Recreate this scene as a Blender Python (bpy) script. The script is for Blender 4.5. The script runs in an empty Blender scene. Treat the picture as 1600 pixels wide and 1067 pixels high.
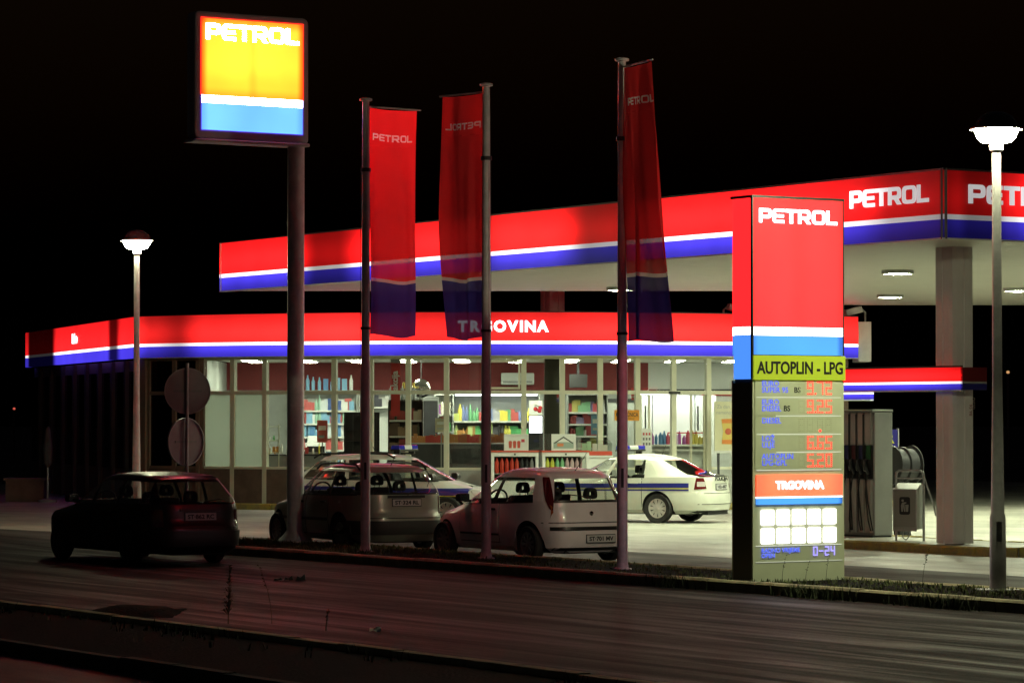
import bpy, bmesh, math, random
from mathutils import Vector, Matrix
random.seed(7)
R = math.radians
pi = math.pi
SC = bpy.context.scene
COL = SC.collection

# ------------------------------------------------------------------ camera, sky, exposure
cam = bpy.data.cameras.new('camera')
camo = bpy.data.objects.new('camera', cam)
COL.objects.link(camo)
camo.location = (0, 0, 2.25)
camo.rotation_euler = (R(90 + 1.335), 0, 0)
cam.sensor_width = 36.0
cam.lens = 112.5
cam.clip_start = 0.5
cam.clip_end = 3000
SC.camera = camo

w = bpy.data.worlds.new('World')
SC.world = w
w.use_nodes = True
nt = w.node_tree
bg = nt.nodes['Background']
sky = nt.nodes.new('ShaderNodeTexSky')
sky.sky_type = 'NISHITA'
sky.sun_disc = False
sky.sun_elevation = R(-2.5)
sky.sun_rotation = R(200)
nt.links.new(sky.outputs[0], bg.inputs[0])
bg.inputs[1].default_value = 0.03

SC.view_settings.view_transform = 'Standard'
SC.view_settings.look = 'None'
SC.view_settings.exposure = 0.0
SC.view_settings.gamma = 1.0
SC.view_settings.use_curve_mapping = False
SC.cycles.use_denoising = True
SC.cycles.max_bounces = 5
SC.cycles.diffuse_bounces = 3
SC.cycles.glossy_bounces = 3
SC.cycles.transparent_max_bounces = 14
SC.cycles.adaptive_threshold = 0.02
SC.cycles.sample_clamp_indirect = 4.0
SC.cycles.caustics_reflective = False
SC.cycles.caustics_refractive = False

# ------------------------------------------------------------------ station frame: v runs away from the road, b runs along it (to the far left)
TH = R(32.0)
VX, VY = math.cos(TH), math.sin(TH)
def S(a, b, z=0.0):
    return Vector((6.75 + VX * a - VY * b, 50 + VY * a + VX * b, z))

# ------------------------------------------------------------------ mesh helpers
class MB:
    def __init__(self):
        self.v = []; self.f = []; self.m = []; self.mi = 0
    def add(self, vs, fs):
        o = len(self.v)
        self.v += [tuple(p) for p in vs]
        for f in fs:
            self.f.append(tuple(i + o for i in f)); self.m.append(self.mi)
        return self
    def box(self, x0, x1, y0, y1, z0, z1):
        vs = [(x0,y0,z0),(x1,y0,z0),(x1,y1,z0),(x0,y1,z0),(x0,y0,z1),(x1,y0,z1),(x1,y1,z1),(x0,y1,z1)]
        return self.add(vs, [(0,3,2,1),(4,5,6,7),(0,1,5,4),(1,2,6,5),(2,3,7,6),(3,0,4,7)])
    def prism(self, pts, z0, z1):            # pts ccw in xy
        n = len(pts)
        vs = [(p[0],p[1],z0) for p in pts] + [(p[0],p[1],z1) for p in pts]
        fs = [tuple(range(n-1,-1,-1)), tuple(range(n,2*n))]
        fs += [(i,(i+1)%n,n+(i+1)%n,n+i) for i in range(n)]
        return self.add(vs, fs)
    def prism_y(self, pts, y0, y1):          # pts in xz, extruded along y
        n = len(pts)
        vs = [(p[0],y0,p[1]) for p in pts] + [(p[0],y1,p[1]) for p in pts]
        fs = [tuple(range(n)), tuple(range(2*n-1,n-1,-1))]
        fs += [((i+1)%n,i,n+i,n+(i+1)%n) for i in range(n)]
        return self.add(vs, fs)
    def prism_x(self, pts, x0, x1):          # pts in yz, extruded along x
        n = len(pts)
        vs = [(x0,p[0],p[1]) for p in pts] + [(x1,p[0],p[1]) for p in pts]
        fs = [tuple(range(n-1,-1,-1)), tuple(range(n,2*n))]
        fs += [(i,(i+1)%n,n+(i+1)%n,n+i) for i in range(n)]
        return self.add(vs, fs)
    def tube(self, path, r, n=8, cap=True):
        path = [Vector(p) for p in path]
        rs = r if isinstance(r, (list, tuple)) else [r]*len(path)
        vs = []; fs = []
        up = None
        for i, p in enumerate(path):
            t = (path[min(i+1,len(path)-1)] - path[max(i-1,0)]).normalized()
            if up is None:
                up = t.orthogonal().normalized()
            up = (up - t*up.dot(t)).normalized()
            sd = t.cross(up)
            for k in range(n):
                a = 2*pi*k/n
                vs.append(p + (up*math.cos(a) + sd*math.sin(a))*rs[i])
        for i in range(len(path)-1):
            for k in range(n):
                fs.append((i*n+k, i*n+(k+1)%n, (i+1)*n+(k+1)%n, (i+1)*n+k))
        if cap:
            fs.append(tuple(range(n-1,-1,-1)))
            fs.append(tuple(range((len(path)-1)*n, len(path)*n)))
        return self.add(vs, fs)
    def lathe(self, prof, n=24, cx=0, cy=0, axis='z', o=(0,0,0), close=False):   # prof: (r, h)
        vs = []; fs = []
        for r, h in prof:
            for k in range(n):
                a = 2*pi*k/n
                c, s = r*math.cos(a), r*math.sin(a)
                if axis == 'z': vs.append((o[0]+cx+c, o[1]+cy+s, o[2]+h))
                elif axis == 'x': vs.append((o[0]+h, o[1]+c, o[2]+s))
                else: vs.append((o[0]+s, o[1]+h, o[2]+c))
        m = len(prof)
        rng = m if close else m-1
        for i in range(rng):
            j = (i+1) % m
            for k in range(n):
                fs.append((i*n+k, i*n+(k+1)%n, j*n+(k+1)%n, j*n+k))
        if not close:
            if prof[0][0] > 1e-6: fs.append(tuple(range(n-1,-1,-1)))
            if prof[-1][0] > 1e-6: fs.append(tuple(range((m-1)*n, m*n)))
        return self.add(vs, fs)
    def grid(self, P, nu, nv):               # P[i][j]
        vs = [P[i][j] for i in range(nu) for j in range(nv)]
        fs = [(i*nv+j,(i+1)*nv+j,(i+1)*nv+j+1,i*nv+j+1) for i in range(nu-1) for j in range(nv-1)]
        return self.add(vs, fs)
    def data(self, name, mats, smooth=False, recalc=True):
        me = bpy.data.meshes.new(name)
        me.from_pydata(self.v, [], self.f)
        for m in (mats if isinstance(mats, (list, tuple)) else [mats]):
            me.materials.append(m)
        if any(self.m): me.polygons.foreach_set('material_index', self.m)
        me.validate()
        if recalc:
            bm = bmesh.new(); bm.from_mesh(me)
            bmesh.ops.remove_doubles(bm, verts=bm.verts, dist=1e-5)
            bmesh.ops.recalc_face_normals(bm, faces=bm.faces)
            bm.to_mesh(me); bm.free()
        if smooth:
            me.polygons.foreach_set('use_smooth', [True]*len(me.polygons))
            if smooth != 'all':
                me.set_sharp_from_angle(angle=R(38))
        me.update()
        return me
    def build(self, name, mats, parent=None, loc=None, rz=0, smooth=False, bevel=0, recalc=True):
        o = bpy.data.objects.new(name, self.data(name, mats, smooth, recalc))
        COL.objects.link(o)
        if parent: o.parent = parent
        if loc is not None: o.location = loc
        if rz: o.rotation_euler = (0,0,rz)
        if bevel:
            b = o.modifiers.new('bevel', 'BEVEL'); b.width = bevel; b.segments = 2; b.limit_method = 'ANGLE'
        return o

def tag(o, label, cat, group=None):
    o['label'] = label; o['category'] = cat
    if group: o['group'] = group
    return o
def struct(o):
    o['kind'] = 'structure'; return o
def thing(name, label, cat, loc=(0,0,0), rz=0, group=None):
    o = bpy.data.objects.new(name, None); COL.objects.link(o)
    o.location = loc; o.rotation_euler = (0,0,rz); o.empty_display_size = 0.2
    return tag(o, label, cat, group)
def box(name, mat, parent, x0,x1,y0,y1,z0,z1, bevel=0, **k):
    return MB().box(x0,x1,y0,y1,z0,z1).build(name, mat, parent, bevel=bevel, **k)
def copy_tree(o, parent=None):
    c = o.copy(); COL.objects.link(c); c.parent = parent
    for ch in o.children: copy_tree(ch, c)
    return c

# ------------------------------------------------------------------ materials
def mat(name, col, rough=0.6, metal=0.0, var=0.0, scale=4.0, bump=0.0, bscale=60.0, coat=0.0, spec=0.5, col2=None, trans=0.0):
    m = bpy.data.materials.new(name); m.use_nodes = True
    nt = m.node_tree; b = nt.nodes['Principled BSDF']
    b.inputs['Base Color'].default_value = (*col, 1)
    b.inputs['Roughness'].default_value = rough
    b.inputs['Metallic'].default_value = metal
    b.inputs['Specular IOR Level'].default_value = spec
    b.inputs['Coat Weight'].default_value = coat
    b.inputs['Coat Roughness'].default_value = 0.06
    if var or bump or col2:
        tc = nt.nodes.new('ShaderNodeTexCoord')
        if var or col2:
            n = nt.nodes.new('ShaderNodeTexNoise'); n.inputs['Scale'].default_value = scale; n.inputs['Detail'].default_value = 7
            n.inputs['Roughness'].default_value = 0.65
            nt.links.new(tc.outputs['Object'], n.inputs['Vector'])
            r = nt.nodes.new('ShaderNodeValToRGB')
            c2 = col2 if col2 else tuple(c*(1+var) for c in col)
            c1 = col if col2 else tuple(c*(1-var) for c in col)
            r.color_ramp.elements[0].position = 0.35; r.color_ramp.elements[1].position = 0.65
            r.color_ramp.elements[0].color = (*c1,1); r.color_ramp.elements[1].color = (*c2,1)
            nt.links.new(n.outputs['Fac'], r.inputs[0]); nt.links.new(r.outputs[0], b.inputs['Base Color'])
            mr = nt.nodes.new('ShaderNodeMapRange')
            mr.inputs[3].default_value = max(0.02, rough-0.08); mr.inputs[4].default_value = min(1, rough+0.12)
            nt.links.new(n.outputs['Fac'], mr.inputs[0]); nt.links.new(mr.outputs[0], b.inputs['Roughness'])
        if bump:
            n2 = nt.nodes.new('ShaderNodeTexNoise'); n2.inputs['Scale'].default_value = bscale; n2.inputs['Detail'].default_value = 4
            nt.links.new(tc.outputs['Object'], n2.inputs['Vector'])
            bp = nt.nodes.new('ShaderNodeBump'); bp.inputs['Strength'].default_value = bump; bp.inputs['Distance'].default_value = 0.02
            nt.links.new(n2.outputs['Fac'], bp.inputs['Height']); nt.links.new(bp.outputs[0], b.inputs['Normal'])
    return m
def emit(name, col, strength=1.0, base=(0.3,0.3,0.3), sample=True, rough=0.45, ramp=None, axis=0, spec=0.12, zprof=None):
    """backlit face: principled skin with its own emission; ramp = [(pos in m, factor)...] for uneven tubes behind the panel"""
    m = bpy.data.materials.new(name); m.use_nodes = True
    nt = m.node_tree; b = nt.nodes['Principled BSDF']
    b.inputs['Base Color'].default_value = (*base, 1)
    b.inputs['Roughness'].default_value = rough
    b.inputs['Specular IOR Level'].default_value = spec
    b.inputs['Emission Color'].default_value = (*col, 1)
    b.inputs['Emission Strength'].default_value = strength
    if ramp:
        tc = nt.nodes.new('ShaderNodeTexCoord'); sp = nt.nodes.new('ShaderNodeSeparateXYZ')
        nt.links.new(tc.outputs['Object'], sp.inputs[0])
        fc = nt.nodes.new('ShaderNodeFloatCurve')
        lo = ramp[0][0]; hi = ramp[-1][0]
        mr = nt.nodes.new('ShaderNodeMapRange'); mr.inputs[1].default_value = lo; mr.inputs[2].default_value = hi
        nt.links.new(sp.outputs[axis], mr.inputs[0])
        cr = nt.nodes.new('ShaderNodeValToRGB'); els = cr.color_ramp.elements
        cr.color_ramp.interpolation = 'EASE'
        nt.nodes.remove(fc)
        mx = max(f for _, f in ramp)
        for i, (p, f) in enumerate(ramp):
            q = (p-lo)/(hi-lo); g = f/mx
            if i < 2: e = els[i]; e.position = q  # first two stops exist already
            else: e = els.new(q)
            e.color = (g,g,g,1)
        nt.links.new(mr.outputs[0], cr.inputs[0])
        nz = nt.nodes.new('ShaderNodeTexNoise'); nz.inputs['Scale'].default_value = 0.9
        nt.links.new(tc.outputs['Object'], nz.inputs['Vector'])
        mm = nt.nodes.new('ShaderNodeMapRange'); mm.inputs[3].default_value = 0.75*strength*mx; mm.inputs[4].default_value = 1.25*strength*mx
        nt.links.new(nz.outputs['Fac'], mm.inputs[0])
        mu = nt.nodes.new('ShaderNodeMath'); mu.operation = 'MULTIPLY'
        nt.links.new(cr.outputs[0], mu.inputs[0]); nt.links.new(mm.outputs[0], mu.inputs[1])
        last = mu.outputs[0]
        if zprof:
            zr_ = nt.nodes.new('ShaderNodeValToRGB'); zm = nt.nodes.new('ShaderNodeMapRange'); zm.inputs[1].default_value = zprof[0][0]; zm.inputs[2].default_value = zprof[-1][0]
            nt.links.new(sp.outputs[2], zm.inputs[0]); nt.links.new(zm.outputs[0], zr_.inputs[0])
            mz = max(f for _, f in zprof); zr_.color_ramp.interpolation = 'EASE'
            for i, (p_, f) in enumerate(zprof):
                qq = (p_-zprof[0][0])/(zprof[-1][0]-zprof[0][0]); g = f/mz
                e = zr_.color_ramp.elements[i] if i < 2 else zr_.color_ramp.elements.new(qq)
                e.position = qq; e.color = (g,g,g,1)
            m3 = nt.nodes.new('ShaderNodeMath'); m3.operation = 'MULTIPLY'
            m4 = nt.nodes.new('ShaderNodeMath'); m4.operation = 'MULTIPLY'; m4.inputs[1].default_value = mz
            nt.links.new(last, m3.inputs[0]); nt.links.new(zr_.outputs[0], m3.inputs[1]); nt.links.new(m3.outputs[0], m4.inputs[0]); last = m4.outputs[0]
        nt.links.new(last, b.inputs['Emission Strength'])
    try: m.cycles.emission_sampling = 'AUTO' if sample else 'NONE'
    except Exception: pass
    return m
def glass(name, tint=(0.9,0.93,0.9), refl=1.0, rough=0.0, frost=0.0):
    m = bpy.data.materials.new(name); m.use_nodes = True
    nt = m.node_tree; nt.nodes.remove(nt.nodes['Principled BSDF'])
    out = nt.nodes['Material Output']
    tr = nt.nodes.new('ShaderNodeBsdfTransparent'); tr.inputs[0].default_value = (*tint,1)
    gl = nt.nodes.new('ShaderNodeBsdfGlossy'); gl.inputs['Roughness'].default_value = rough
    fr = nt.nodes.new('ShaderNodeFresnel'); fr.inputs[0].default_value = 1.5
    ge = nt.nodes.new('ShaderNodeNewGeometry'); io = nt.nodes.new('ShaderNodeMapRange'); io.inputs[3].default_value = 1.5; io.inputs[4].default_value = 1/1.5
    nt.links.new(ge.outputs['Backfacing'], io.inputs[0]); nt.links.new(io.outputs[0], fr.inputs[0])
    mu = nt.nodes.new('ShaderNodeMath'); mu.operation = 'MULTIPLY'; mu.inputs[1].default_value = refl
    mu.use_clamp = True
    mx = nt.nodes.new('ShaderNodeMixShader')
    nt.links.new(fr.outputs[0], mu.inputs[0]); nt.links.new(mu.outputs[0], mx.inputs[0])
    src = tr
    if frost:
        df = nt.nodes.new('ShaderNodeBsdfTranslucent'); df.inputs[0].default_value = (0.62,0.68,0.6,1)
        d2 = nt.nodes.new('ShaderNodeBsdfDiffuse'); d2.inputs[0].default_value = (0.5,0.55,0.48,1)
        m1 = nt.nodes.new('ShaderNodeMixShader'); m1.inputs[0].default_value = 0.35
        nt.links.new(df.outputs[0], m1.inputs[1]); nt.links.new(d2.outputs[0], m1.inputs[2])
        m2 = nt.nodes.new('ShaderNodeMixShader'); m2.inputs[0].default_value = frost
        nt.links.new(tr.outputs[0], m2.inputs[1]); nt.links.new(m1.outputs[0], m2.inputs[2])
        src = m2
    nt.links.new(src.outputs[0], mx.inputs[1]); nt.links.new(gl.outputs[0], mx.inputs[2])
    nt.links.new(mx.outputs[0], out.inputs[0])
    return m
def cloth(name, col, transp=0.2):
    m = bpy.data.materials.new(name); m.use_nodes = True
    nt = m.node_tree; nt.nodes.remove(nt.nodes['Principled BSDF'])
    out = nt.nodes['Material Output']
    d = nt.nodes.new('ShaderNodeBsdfDiffuse'); d.inputs[0].default_value = (*col,1)
    t = nt.nodes.new('ShaderNodeBsdfTranslucent'); t.inputs[0].default_value = (*[min(1,c*1.3) for c in col],1)
    x = nt.nodes.new('ShaderNodeBsdfTransparent'); x.inputs[0].default_value = (1,1,1,1)
    a = nt.nodes.new('ShaderNodeMixShader'); a.inputs[0].default_value = 0.5
    c = nt.nodes.new('ShaderNodeMixShader'); c.inputs[0].default_value = transp
    nt.links.new(d.outputs[0], a.inputs[1]); nt.links.new(t.outputs[0], a.inputs[2])
    nt.links.new(a.outputs[0], c.inputs[1]); nt.links.new(x.outputs[0], c.inputs[2])
    nt.links.new(c.outputs[0], out.inputs[0])
    return m

M = {}
M['white_paint'] = mat('white_paint', (0.62,0.63,0.60), 0.4, var=0.08, scale=2)
M['frame_alu'] = mat('frame_alu', (0.76,0.76,0.60), 0.45, var=0.06, scale=3)
M['grey_metal'] = mat('grey_metal', (0.32,0.33,0.32), 0.4, metal=0.3, var=0.1, scale=5)
M['galv'] = mat('galvanised', (0.45,0.44,0.45), 0.38, metal=0.55, var=0.15, scale=6)
M['pole_paint'] = mat('pole_paint', (0.68,0.63,0.66), 0.42, var=0.14, scale=5)
M['dark_metal'] = mat('dark_metal', (0.035,0.035,0.04), 0.45, var=0.2)
M['black'] = mat('black_plastic', (0.012,0.012,0.013), 0.5)
M['rubber'] = mat('rubber', (0.02,0.02,0.02), 0.8, var=0.25, scale=9)
M['chrome'] = mat('chrome', (0.7,0.7,0.7), 0.12, metal=1)
M['brown_wall'] = mat('brown_render', (0.16,0.11,0.085), 0.85, var=0.2, scale=3, bump=0.3)
M['brown_post'] = mat('brown_post', (0.22,0.15,0.11), 0.6, var=0.12)
M['concrete'] = mat('concrete', (0.33,0.32,0.29), 0.85, var=0.2, scale=2.5, bump=0.4)
M['text_white'] = mat('text_white', (0.75,0.75,0.75), 0.6)

# ------------------------------------------------------------------ lettering
def round_poly(pts, r, seg=4):
    out = []; n = len(pts)
    for i in range(n):
        p = Vector(pts[i][:2]); a = Vector(pts[i-1][:2]); c = Vector(pts[(i+1)%n][:2])
        rr = pts[i][2] if len(pts[i]) > 2 else r
        if rr <= 0: out.append(p); continue
        d1 = (a-p); d2 = (c-p)
        k = min(rr, d1.length*0.48, d2.length*0.48)
        s = p + d1.normalized()*k; e = p + d2.normalized()*k
        for j in range(seg+1):
            t = j/seg
            out.append(s*(1-t)*(1-t) + p*2*t*(1-t) + e*t*t)
    return out
T_ = 0.25
G = {
 'P': (1.05, [[(0,0,0),(0,1,.05),(1.05,1,.3),(1.05,.3,.3),(T_,.3,.02),(T_,0,0)], [(T_,.76,.0),(T_,.54,.0),(.8,.54,.1),(.8,.76,.1)]]),
 'E': (1.0, [[(0,0,.28),(0,1,.28),(1.0,1,0),(1.0,.79,0),(T_,.79,.06),(T_,.61,0),(.95,.61,0),(.95,.40,0),(T_,.40,0),(T_,.21,.06),(1.0,.21,0),(1.0,0,0)]]),
 'T': (1.0, [[(0,1,0),(1.0,1,0),(1.0,.78,0),(.635,.78,0),(.635,0,0),(.365,0,0),(.365,.78,0),(0,.78,0)]]),
 'R': (1.1, [[(0,0,0),(0,1,.05),(1.05,1,.3),(1.05,.36,.25),(.82,.32,.02),(1.1,0,0),(.78,0,0),(.52,.3,.02),(T_,.3,0),(T_,0,0)], [(T_,.77,0),(T_,.53,0),(.8,.53,.1),(.8,.77,.1)]]),
 'O': (1.15, [[(0,0,.33),(0,1,.33),(1.15,1,.33),(1.15,0,.33)], [(T_,.21,.12),(.9,.21,.12),(.9,.79,.12),(T_,.79,.12)]]),
 'L': (0.95, [[(0,0,0),(0,1,0),(T_,1,0),(T_,.22,0),(.95,.22,0),(.95,0,0)]]),
}
def curve_mesh(loops, extrude):
    cu = bpy.data.curves.new('letters', 'CURVE'); cu.dimensions = '2D'; cu.fill_mode = 'BOTH'; cu.extrude = extrude
    for lp in loops:
        sp = cu.splines.new('POLY'); sp.points.add(len(lp)-1)
        for i, p in enumerate(lp): sp.points[i].co = (p[0], p[1], 0, 1)
        sp.use_cyclic_u = True
    return to_mesh(cu)
def to_mesh(cu):
    o = bpy.data.objects.new('tmp', cu); COL.objects.link(o)
    dg = bpy.context.evaluated_depsgraph_get()
    me = bpy.data.meshes.new_from_object(o.evaluated_get(dg))
    bpy.data.objects.remove(o); bpy.data.curves.remove(cu)
    return me
def petrol_mesh(h, extrude=0.01, gap=0.1, stretch=1.0, mirror=False):
    """PETROL centred at 0 in x, base at y 0; lies in xy"""
    x = 0; loops = []
    for ch in 'PETROL':
        wd, lps = G[ch]
        for lp in lps:
            loops.append([((p[0]+x)*h*stretch, p[1]*h) for p in round_poly(lp, 0.0)])
        x += wd + gap
    W = (x-gap)*h*stretch
    sg = -1 if mirror else 1
    loops = [[(sg*(p[0]-W/2), p[1]) for p in lp] for lp in loops]
    return curve_mesh(loops, extrude), W
def text_mesh(s, h, extrude=0.003, bold=0.0, width=None, align='CENTER'):
    cu = bpy.data.curves.new('text', 'FONT'); cu.body = s; cu.size = h/0.70; cu.extrude = extrude; cu.offset = bold
    cu.align_x = align; cu.resolution_u = 3
    me = to_mesh(cu)
    if width and len(me.vertices):
        xs = [v.co.x for v in me.vertices]; k = width/(max(xs)-min(xs)); 
        for v in me.vertices: v.co.x *= k
    return me
def put_text(name, me, material, parent, loc, rot=(pi/2,0,0)):
    """lettering stands in the local xz plane facing -y"""
    me.materials.clear(); me.materials.append(material)
    o = bpy.data.objects.new(name, me); COL.objects.link(o)
    if parent: o.parent = parent
    o.location = loc; o.rotation_euler = rot
    return o
SEG = {'0':'abcdef','1':'bc','2':'abged','3':'abgcd','4':'fgbc','5':'afgcd','6':'afgedc','7':'abc','8':'abcdefg','9':'abcdfg','-':'g'}
def led_mesh(s, h, r, pitch=0.85, lit=True):
    """dot-built seven segment digits, baseline at z 0, x to the right, facing -y"""
    m = MB(); x = 0
    for ch in s:
        if ch == '.':
            m.lathe([(0.0,-.004),(r*1.2,-.002),(r*1.2,.002)], 6, axis='y', o=(x-0.09*h,0,0.02*h)); x += 0.14*h; continue
        if ch == ' ': x += pitch*h; continue
        wd = 0.5*h
        pts = {'a':((0,1),(1,1)),'b':((1,1),(1,.5)),'c':((1,.5),(1,0)),'d':((0,0),(1,0)),'e':((0,0),(0,.5)),'f':((0,.5),(0,1)),'g':((0,.5),(1,.5))}
        done = set()
        for sg in SEG[ch]:
            (x0,z0),(x1,z1) = pts[sg]
            for k in range(4):
                t = k/3
                px = round(x+(x0+(x1-x0)*t)*wd,4); pz = round((z0+(z1-z0)*t)*h,4)
                if (px,pz) in done: continue
                done.add((px,pz))
                m.lathe([(0.0,-.004),(r,-.002),(r,.002)], 6, axis='y', o=(px,0,pz))
        x += pitch*h
    return m, x
# ================================================================== GROUND
def asphalt(name, base, along, rough=0.55, streak=0.5, stretch=14.0, patchy=0.35, grain=0.5, spec=0.5):
    m = bpy.data.materials.new(name); m.use_nodes = True
    nt = m.node_tree; b = nt.nodes['Principled BSDF']; L = nt.links.new
    tc = nt.nodes.new('ShaderNodeTexCoord')
    mp = nt.nodes.new('ShaderNodeMapping'); mp.inputs['Rotation'].default_value = (0,0,-along); mp.vector_type = 'POINT'
    L(tc.outputs['Object'], mp.inputs[0])
    mp2 = nt.nodes.new('ShaderNodeMapping'); mp2.inputs['Scale'].default_value = (1.6, 1.6/stretch, 1)
    L(mp.outputs[0], mp2.inputs[0])
    n1 = nt.nodes.new('ShaderNodeTexNoise'); n1.inputs['Scale'].default_value = 1.0; n1.inputs['Detail'].default_value = 6; n1.inputs['Roughness'].default_value = 0.6
    L(mp2.outputs[0], n1.inputs['Vector'])
    n2 = nt.nodes.new('ShaderNodeTexNoise'); n2.inputs['Scale'].default_value = 0.35; n2.inputs['Detail'].default_value = 8
    L(tc.outputs['Object'], n2.inputs['Vector'])
    n3 = nt.nodes.new('ShaderNodeTexNoise'); n3.inputs['Scale'].default_value = 45; n3.inputs['Detail'].default_value = 3
    L(tc.outputs['Object'], n3.inputs['Vector'])
    def rng(src, lo, hi):
        r = nt.nodes.new('ShaderNodeMapRange'); r.inputs[1].default_value = 0.3; r.inputs[2].default_value = 0.7
        r.inputs[3].default_value = lo; r.inputs[4].default_value = hi
        L(src, r.inputs[0]); return r.outputs[0]
    def mul(a, c):
        q = nt.nodes.new('ShaderNodeMath'); q.operation = 'MULTIPLY'; L(a, q.inputs[0]); L(c, q.inputs[1]); return q.outputs[0]
    f = mul(mul(rng(n1.outputs['Fac'],1-streak,1+streak), rng(n2.outputs['Fac'],1-patchy,1+patchy)), rng(n3.outputs['Fac'],1-grain,1+grain))
    vm = nt.nodes.new('ShaderNodeVectorMath'); vm.operation = 'SCALE'; vm.inputs[0].default_value = base
    L(f, vm.inputs['Scale']); L(vm.outputs[0], b.inputs['Base Color'])
    L(rng(n1.outputs['Fac'], rough+0.13, rough-0.12), b.inputs['Roughness'])
    b.inputs['Specular IOR Level'].default_value = spec
    bp = nt.nodes.new('ShaderNodeBump'); bp.inputs['Strength'].default_value = 0.35; bp.inputs['Distance'].default_value = 0.012
    L(n3.outputs['Fac'], bp.inputs['Height']); L(bp.outputs[0], b.inputs['Normal'])
    return m
def road_mat():
    """worn road: polished wheel tracks along the traffic, tar seams, grit"""
    m = asphalt('road_asphalt', (0.015,0.0138,0.0138), TH, 0.60, streak=0.3, stretch=9, patchy=0.5, grain=0.6, spec=0.10)
    nt = m.node_tree; L = nt.links.new; b = nt.nodes['Principled BSDF']
    tc = nt.nodes.new('ShaderNodeTexCoord')
    mp = nt.nodes.new('ShaderNodeMapping'); mp.inputs['Rotation'].default_value = (0,0,-TH); L(tc.outputs['Object'], mp.inputs[0])
    mp2 = nt.nodes.new('ShaderNodeMapping'); mp2.inputs['Scale'].default_value = (2.1,.13,1); L(mp.outputs[0], mp2.inputs[0])
    n = nt.nodes.new('ShaderNodeTexNoise'); n.inputs['Scale'].default_value = 1; n.inputs['Detail'].default_value = 5; n.inputs['Distortion'].default_value = 1.2; L(mp2.outputs[0], n.inputs['Vector'])
    r = nt.nodes.new('ShaderNodeValToRGB'); r.color_ramp.elements[0].position = .40; r.color_ramp.elements[1].position = .62
    r.color_ramp.elements[0].color = (.62,.62,.62,1); r.color_ramp.elements[1].color = (1.15,1.15,1.15,1); L(n.outputs['Fac'], r.inputs[0])
    g = nt.nodes.new('ShaderNodeTexNoise'); g.inputs['Scale'].default_value = 9; g.inputs['Detail'].default_value = 6; g.inputs['Roughness'].default_value = .8; L(tc.outputs['Object'], g.inputs['Vector'])
    rg = nt.nodes.new('ShaderNodeMapRange'); rg.inputs[1].default_value = .3; rg.inputs[2].default_value = .7; rg.inputs[3].default_value = .35; rg.inputs[4].default_value = 1.7; L(g.outputs['Fac'], rg.inputs[0])
    old = b.inputs['Base Color'].links[0].from_socket
    v1 = nt.nodes.new('ShaderNodeVectorMath'); v1.operation = 'MULTIPLY'; L(old, v1.inputs[0]); L(r.outputs[0], v1.inputs[1])
    v2 = nt.nodes.new('ShaderNodeVectorMath'); v2.operation = 'SCALE'; L(v1.outputs[0], v2.inputs[0]); L(rg.outputs[0], v2.inputs['Scale']); L(v2.outputs[0], b.inputs['Base Color'])
    # tracks are smoother, grit is rougher
    rr = nt.nodes.new('ShaderNodeMapRange'); rr.inputs[1].default_value = .35; rr.inputs[2].default_value = .65; rr.inputs[3].default_value = .85; rr.inputs[4].default_value = .55; L(n.outputs['Fac'], rr.inputs[0]); L(rr.outputs[0], b.inputs['Roughness'])
    # broken crack network
    vo = nt.nodes.new('ShaderNodeTexVoronoi'); vo.feature = 'DISTANCE_TO_EDGE'; vo.inputs['Scale'].default_value = .55
    wr = nt.nodes.new('ShaderNodeVectorMath'); wr.operation = 'ADD'; L(tc.outputs['Object'], wr.inputs[0])
    nz = nt.nodes.new('ShaderNodeTexNoise'); nz.inputs['Scale'].default_value = 1.7; L(tc.outputs['Object'], nz.inputs['Vector']); L(nz.outputs['Color'], wr.inputs[1]); L(wr.outputs[0], vo.inputs['Vector'])
    ck = nt.nodes.new('ShaderNodeMapRange'); ck.inputs[1].default_value = .0; ck.inputs[2].default_value = .018; ck.inputs[3].default_value = .25; ck.inputs[4].default_value = 1; L(vo.outputs['Distance'], ck.inputs[0])
    v3 = nt.nodes.new('ShaderNodeVectorMath'); v3.operation = 'SCALE'; L(v2.outputs[0], v3.inputs[0]); L(ck.outputs[0], v3.inputs['Scale']); L(v3.outputs[0], b.inputs['Base Color'])
    b.inputs['Normal'].links[0].from_node.inputs['Strength'].default_value = .7
    return m
M['asphalt'] = asphalt('asphalt', (0.045,0.043,0.041), TH, 0.65, streak=.3, stretch=6, spec=.25)
M['road'] = road_mat()
M['slab'] = asphalt('forecourt_concrete', (0.30,0.295,0.26), TH, 0.5, streak=0.15, stretch=3, patchy=0.36, grain=0.2)
M['soil'] = mat('soil', (0.006,0.005,0.0035), 1.0, var=0.5, scale=5, bump=0.8, bscale=25, spec=.05)
M['kerb'] = mat('kerb_stone', (0.30,0.27,0.16), 0.85, var=0.35, scale=4, bump=0.5)
M['kerb_yellow'] = mat('kerb_yellow', (0.42,0.33,0.05), 0.8, var=0.3, scale=5, bump=0.4, col2=(0.24,0.2,0.09))
M['grass'] = mat('grass', (0.085,0.105,0.03), 0.8, var=0.4, scale=1.5)
M['weed'] = mat('weed', (0.035,0.045,0.015), 0.85, var=0.4, scale=3)

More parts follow.
